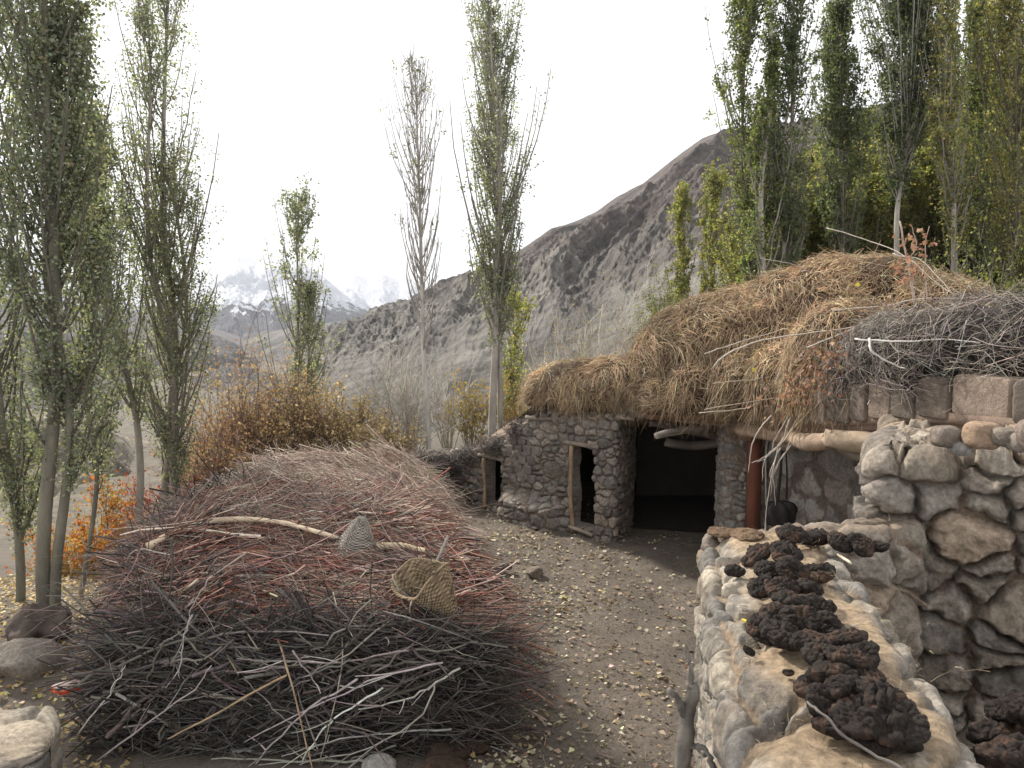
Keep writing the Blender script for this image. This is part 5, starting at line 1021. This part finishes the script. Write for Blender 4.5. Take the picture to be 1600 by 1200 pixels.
for px, py, kd, s_, lift in sorted(cakes, key=lambda c_: c_[1]):
    ms = DM['flat' if kd == 'flat' else ('lump' if kd == 'flat2' else kd)]; me = ms[rg.integers(0, len(ms))]
    o = bpy.data.objects.new('dung_cake', me); COL.objects.link(o); lift = lift + (.02 if kd != 'flat' else .005)
    p_ = Pz(px, py, 2.12 + lift); o.location = [float(v_) for v_ in p_]; o.scale = (s_ * .84, s_ * .84, s_ * (.80 if kd != 'flat' else 1)); o.rotation_euler = (rg.normal(0, .3), rg.normal(0, .3), rg.uniform(0, 6.28)) if kd != 'flat' else (.03, .02, rg.uniform(0, 6.28))
    if kd == 'flat2': o.scale = (1.15, 1.1, .9)
    k = cnt.get(kd, 0); cnt[kd] = k + 1
    lab = f'{kinds[kd]} dung cake on the wall, {ordw[k]} of that look from far end'
    if kd == 'flat': lab = ['flat light brown dung cake on the far left wall corner', 'larger flat light brown dung cake right of the first flat one'][k]
    if s_ < .35: lab = ['small crumb of dark dung left of the heap by the yellow leaf', 'small dung crumb on bare mud below the middle of the heap'][0 if py < 1030 else 1]
    tag(o, lab, 'dung cake', dgrp)
rg = np.random.default_rng(8); ac = Acc(); n_ = 1100; t_ = rg.uniform(0, 1, n_); x = .86 + .76 * t_ + rg.uniform(-.3, .3, n_); y = 1.5 + 3.4 * t_
p = np.stack([x, y, 2.075 + .03 * rg.random(n_)], -1); a = rg.uniform(0, 3.14, n_)
add_sticks(ac, p, np.stack([np.cos(a), np.sin(a), rg.normal(0, .2, n_)], -1), rg, rg.gamma(2, .012, n_) + .01, rg.uniform(.0008, .0018, n_), np.array([(.5, .4, .26), (.3, .22, .14), (.12, .08, .05)]), K=3, S=3, bend=.3)
n_ = 260; t_ = rg.uniform(0, 1, n_); p = np.stack([.98 + .95 * t_ * .8 + rg.normal(0, .1, n_) + .12, 2.55 + 2.1 * t_, 2.17 + .02 * rg.random(n_)], -1)[:, [0, 1, 2]]; p[:, 0] = 1.42 + .22 * t_ + rg.normal(0, .11, n_)
add_sticks(ac, p, rg.normal(size=(n_, 3)) * (1, 1, .25), rg, rg.gamma(2, .014, n_) + .01, rg.uniform(.0007, .0014, n_), np.array([(.45, .36, .24), (.3, .22, .14)]), K=3, S=3, bend=.3)
ac.mk('straw_bits', M_TWIG, near_wall)['kind'] = 'stuff'
# second heap at the lower right, on its own ledge
led = thing('stone_ledge', (2.4, 2.2, 0), 'stone ledge at the lower right corner carrying a second dung heap', 'ledge')
rubble_bar('ledge_body', (1.75, 2.35), (3.6, 2.75), .55, 1.82, 1.82, -.05, .25, 141, .014, led, pal='warm', depth=.07, end=(0,), mcol=(.2, .15, .11))
for k, (px, py, kd, s_, zl) in enumerate(((1545, 1150, 'lump', .9, 1.93), (1590, 1140, 'braid', 1.0, 1.96), (1565, 1185, 'braid', 1.0, 1.95), (1600, 1180, 'lump', 1.0, 1.97), (1578, 1110, 'lump', .9, 2.02), (1606, 1100, 'braid', .8, 2.05), (1625, 1130, 'lump', 1.1, 2.0), (1535, 1192, 'lump', .7, 1.92))):
    o = bpy.data.objects.new('dung_cake', DM[kd][k % 3]); COL.objects.link(o); o.location = [float(v_) for v_ in Pz(px, py, zl)]; o.scale = (s_ * .9,) * 3; o.rotation_euler = (rg.normal(0, .3), rg.normal(0, .3), rg.uniform(0, 6.28))
    tag(o, 'dark dung cake in the corner heap, ' + ['left one below the top', 'right one under the topmost pair', 'middle one at the bottom', 'right one at the bottom edge', 'top left one', 'top right one', 'farthest right one, cut by the frame', 'lowest left small one'][k], 'dung cake', 'dung cakes heaped in the lower right corner')

# ------------------------------------------------------------------ small things
single('grey_stick', [(1262, 1100), (1300, 1128), (1345, 1160), (1400, 1192), (1440, 1225)], None,   .004, .006, (.17, .15, .135), 'weathered grey stick lying on the near dung cakes', 'stick', 11, wob=.007, zs=[2.24, 2.24, 2.2, 2.16, 2.13])
single('pale_stick', [(1308, 866), (1330, 880)], None, .008, .008, (.5, .44, .34), 'short pale stick lying between the far dung cakes and the pier', 'stick', 12, zs=[2.12, 2.12], K=5)
t = thing('dead_branch', P(1075, 1190, 3.35), 'gnarled grey dead branch standing against the left face of the near wall', 'branch')
for k, (pts, Ys, r0, r1) in enumerate(((([(1072, 1240), (1068, 1180), (1075, 1120), (1082, 1070)], [2.95] * 4, .034, .024)), (([(1074, 1125), (1060, 1095), (1046, 1078)], [2.95, 2.93, 2.9], .018, .012)), (([(1080, 1075), (1078, 1040), (1070, 1010)], [2.95, 2.98, 3.0], .018, .006)), (([(1075, 1165), (1100, 1170), (1120, 1205)], [2.95, 2.9, 2.85], .014, .01)))):
    pth = spline(np.array([P(a, b, y_) for (a, b), y_ in zip(pts, Ys)]), 16) + np.random.default_rng(k).normal(0, .003, (16, 3)); V, F = tubes(pth, np.linspace(r0, r1, 16) * (1 + .18 * noise(np.arange(16) * .8, k, 0)), 10, cap=True)
    V = V + .007 * np.stack([noise(V[:, 0] * 60, V[:, 1] * 60, V[:, 2] * 25, j) for j in range(3)], -1)
    mk('stem' if k == 0 else 'limb', V, F, M_WOOD, t, col=np.array((.17, .15, .13)) * (1 + .5 * noise(V[:, 0] * 40, V[:, 1] * 40, V[:, 2] * 12, k))[:, None], smooth=True)
V, F = adobe(Pz(757, 886, .09), .74, .12, .07, .03, 5, None); V[:, 2] += .02 * (V[:, 0] - V[:, 0].mean())
tag(mk('wood_plank', V, F, M_WOOD, col=(.14, .11, .09), smooth=True), 'dark weathered plank lying on the courtyard earth behind the larger basket', 'plank')
single('thin_pole', [(640, 876), (680, 883), (725, 888)], None, .02, .014, (.33, .28, .23), 'thin pale pole on the ground pointing at the dark plank', 'pole', 13, zs=[.05, .05, .04])
rock('courtyard_stone', Pz(835, 895, .05), (.13, .12, .09), 3, (.20, .165, .13), label='single grey brown stone lying in the open courtyard', cat='stone')
rock('boulder', (-5.0, 7.6, -.08), (.42, .32, .24), 5, (.24, .21, .18), label='grey boulder at the foot of the knotty poplar', cat='boulder')
rock('boulder', (-4.65, 8.5, -.35), (.7, .4, .22), 6, (.30, .26, .21), label='flat pale slab of rock behind the grey boulder', cat='boulder')
rock('boulder', (-4.3, 6.15, -.2), (.28, .22, .2), 8, (.17, .14, .12), label='small dark stone between leaf litter and low pale wall', cat='boulder')
rock('boulder', (-4.7, 6.1, -.2), (.18, .16, .12), 18, (.3, .26, .22), label='smallest pale stone beside the low wall in the left corner', cat='boulder')
rock('flat_stone', Pz(592, 1196, .05), (.14, .12, .07), 9, (.38, .36, .33), label='pale flat stone at the bottom edge in front of the heap', cat='stone')
for k, (px, py, s_) in enumerate(((650, 1160, .16), (700, 1175, .18), (745, 1165, .12), (690, 1205, .2))):
    rock('earth_clod', Pz(px, py, .05), (s_, s_ * .8, s_ * .5), 70 + k, (.075, .05, .037), label=['dark clod of earth nearest the heap corner', 'middle clod of dark earth at the bottom edge', 'rightmost dark earth clod by the fallen leaves', 'largest dark clod cut by the bottom edge'][k], cat='clod', group='dark clods below the heap')
# knotty burl and fallen log by the left poplar
rock('root_burl', P(62, 985, 8.1), (.30, .25, .28), 33, (.09, .07, .058), label='dark knotty burl bulging from the foot of the left poplar', cat='burl', m=M_WOOD, facet=1.1)
single('fallen_log', [(-30, 1050), (10, 1030), (45, 1010)], [7.3, 7.6, 7.9], .05, .04, (.2, .17, .14), 'grey log leaning against the dark burl at the left edge', 'log', 14)
# orange plastic bag: crumpled sheet shape
n = 40; T, Ph = np.meshgrid(np.linspace(0, np.pi, 21), np.arange(n) * 2 * np.pi / n, indexing='ij'); d = np.stack([np.sin(T) * np.cos(Ph), np.sin(T) * np.sin(Ph), np.cos(T)], -1)
rad = 1 + .35 * ridged(d[..., 0] * 1.7, d[..., 1] * 1.7, d[..., 2] * 1.7, 3, 4) - .2; V = P(106, 1074, 6.75) + d * rad[..., None] * np.array([.14, .1, .055])
cc = np.where((d[..., 2] > .35)[..., None], np.array((.75, .62, .56)), np.array((.75, .13, .06)))
tag(mk('plastic_bag', V, grid_faces(21, n, True), mat('thin_plastic', attr=True, var=.1, rough=.35, bumps=((30, .4, .01),), trans=.3), col=cc, smooth=True), 'crumpled orange and white plastic bag on the leaf litter left of the heap', 'plastic bag')
# sack hanging by straps in the barn front
t = thing('hanging_sack', (3.45, 9.4, .3), 'dark sack hanging by two straps on the barn wall beside the door post', 'sack')
c = P(1220, 798, 9.4); n = 48; T, Ph = np.meshgrid(np.linspace(0, np.pi, 41), np.arange(n) * 2 * np.pi / n, indexing='ij'); d = np.stack([np.sin(T) * np.cos(Ph), np.sin(T) * np.sin(Ph), np.cos(T)], -1)
shp = 1 - .45 * sm(d[..., 2], 0, 1); fold = .12 * np.sin(Ph * 7 + 2 * d[..., 2]) * np.sin(T); V = c + d * np.array([.19, .14, .24]) * (shp * (1 + fold + .15 * fbm(d[..., 0] * 2, d[..., 1] * 2, d[..., 2] * 2, 5, 3)))[..., None]
M_SACK = mat('dark_cloth', (.045, .04, .04), (.02, .018, .018), scale=10, bumps=((25, .6, .02),)); mk('sack_body', V, grid_faces(41, n, True), M_SACK, t, smooth=True)
for a, b, r_ in (((1222, 700), (1214, 785), .02), ((1228, 700), (1229, 780), .012)):
    V, F = tubes(np.stack([P(*a, 9.4), (P(*a, 9.4) + P(*b, 9.4)) / 2 + (.01, 0, 0), P(*b, 9.4)]), np.array([r_ * .8, r_, r_ * 1.2]), 8); mk('strap', V, F, M_SACK, t, smooth=True)

# ------------------------------------------------------------------ fallen leaves, chaff, pebbles
rng = np.random.default_rng(55)
n_ = 21000; y = 5.2 + 9.3 * rng.random(n_)**1.1; x = rng.uniform(-1.9, 3.0, n_)
dn = np.exp(-((x - (.1 + .02 * y)) / 1.0)**2) * 1.0 + .22 + .25 * sm(y, 9, 12) * (x < .8); k = rng.random(n_) < dn * (.45 + .75 * 1.5 * sm(fbm(x * 1.3, y * 1.3, 0, 5, 4), -.1, .35)) * .5
k &= ~((x < np.interp(y, HY, XR) - .1) & (y < 12.8)); k &= ~((x > .6) & (y < 5)); x, y = x[k], y[k]
p = np.stack([x, y, G(x, y) + rng.uniform(.008, .03, len(x))], -1); V, F = leaves(p, rng.gamma(6, .0058, len(p)) + .004, rng, np.array([0, 0, 1.]), .32)
tag(mk('fallen_leaves', V, F, M_DRYLEAF, col=percol(jitcol([(.42, .37, .28), (.36, .31, .22), (.60, .54, .42), (.2, .15, .1), (.34, .26, .16), (.5, .44, .28), (.22, .16, .1)], len(p), rng, .28), 4)), 'pale yellow poplar leaves scattered on the courtyard earth', 'fallen leaves', kind='stuff')
n_ = 9000; x = rng.uniform(-8, -3.0, n_); y = rng.uniform(5.6, 12, n_); k = (x < np.interp(y, HY, XL) + .15) & (rng.random(n_) < .8); x, y = x[k], y[k]
p = np.stack([x, y, G(x, y) + rng.uniform(.005, .04, len(x))], -1); V, F = leaves(p, rng.uniform(.035, .065, len(p)), rng, np.array([0, 0, 1.]), .4)
tag(mk('leaf_litter', V, F, M_DRYLEAF, col=percol(jitcol([(.5, .40, .2), (.42, .33, .17), (.58, .5, .3), (.3, .21, .1)], len(p), rng, .28), 4)), 'thick golden leaf litter on the ground left of the heap', 'leaf litter', kind='stuff')
ac = Acc(); n_ = 5200; y = 5.0 + 8.5 * rng.random(n_)**1.2; x = rng.uniform(-1.2, 2.8, n_)
p = np.stack([x, y, G(x, y) + .008], -1); a = rng.uniform(0, np.pi, n_)
add_sticks(ac, p, np.stack([np.cos(a), np.sin(a), rng.normal(0, .08, n_)], -1), rng, rng.gamma(2, .025, n_) + .02, rng.uniform(.0012, .003, n_), np.array([(.22, .17, .12), (.33, .26, .18), (.10, .075, .055), (.16, .12, .09)]), K=4, S=3, bend=.3)
n_ = 60; y = rng.uniform(5.6, 9, n_); x = rng.uniform(-.2, 1.4, n_); p = np.stack([x, y, G(x, y) + .012], -1); a = rng.uniform(0, np.pi, n_)
add_sticks(ac, p, np.stack([np.cos(a), np.sin(a), 0 * a], -1), rng, rng.uniform(.15, .45, n_), rng.uniform(.002, .004, n_), np.array([(.3, .24, .17), (.2, .15, .11)]), K=8, S=4, bend=.5, kink=.08)
tag(ac.mk('straw_litter', M_TWIG), 'short straws and twig bits trodden into the courtyard earth', 'straw litter', kind='stuff')
def clods(name, label, n_, xr, yr, s0, col, seed, ok=None):
    rg = np.random.default_rng(seed); ac = Acc(); oc = np.array([(1, 0, 0), (-1, 0, 0), (0, 1, 0), (0, -1, 0), (0, 0, 1), (0, 0, -1.)]); ico = np.array([[0, 2, 4], [2, 1, 4], [1, 3, 4], [3, 0, 4], [2, 0, 5], [1, 2, 5], [3, 1, 5], [0, 3, 5]])
    x = rg.uniform(*xr, n_); y = rg.uniform(*yr, n_); s_ = s0 * rg.gamma(2, .5, n_); 
    V = np.stack([x, y, G(x, y) + s_ * .2], -1)[:, None] + oc[None] * (s_[:, None, None] * rg.uniform(.6, 1.3, (n_, 6, 1))) * np.array([1, 1, .6])
    F = (ico[None] + np.arange(n_)[:, None, None] * 6).reshape(-1, 3); ac.add(V, F, percol(jitcol(col, n_, rg), 6)); return tag(ac.mk(name, M_STONE), label, name.replace('_', ' '), kind='stuff')
clods('pebbles', 'small earth clods and pebbles strewn over the courtyard', 5200, (-1.2, 2.9), (5.0, 13.5), .006, [(.10, .075, .055), (.15, .11, .085), (.07, .05, .038)], 5)
# leaf, straw specks on the wall top
single('fallen_leaf', [(1160, 968), (1172, 973)], None, .004, .01, (.6, .5, .08), 'bright yellow leaf lying on the mud top left of the dung cakes', 'leaf', 15, zs=[2.1, 2.1], K=4)
V, F = leaves(np.array([P(1340, 445, 9.2), P(1178, 578, 9.3)]), .06, rng, np.array([0, -1, .3]), .2)
tag(mk('yellow_leaf', V, F, M_LEAF, col=(.42, .36, .08)), 'two bright yellow leaves resting on the hay mound', 'leaves')

# ------------------------------------------------------------------ air
V = np.array([(x, y, z) for x in (-9500, 9500) for y in (-300, 9500) for z in (-420, 900)], float)
F = [[0, 1, 3, 2], [4, 6, 7, 5], [0, 4, 5, 1], [2, 3, 7, 6], [0, 2, 6, 4], [1, 5, 7, 3]]
hm = bpy.data.materials.new('haze'); hm.use_nodes = True; N = hm.node_tree.nodes; N.remove(N['Principled BSDF'])
pv = N.new('ShaderNodeVolumePrincipled'); pv.inputs['Color'].default_value = (.88, .92, 1, 1); pv.inputs['Density'].default_value = .0001; pv.inputs['Anisotropy'].default_value = 0.0
hm.node_tree.links.new(pv.outputs[0], N['Material Output'].inputs['Volume'])
tag(mk('haze', V, F, hm, loc=(0, 0, 0)), 'thin pale valley haze', 'haze', kind='stuff')
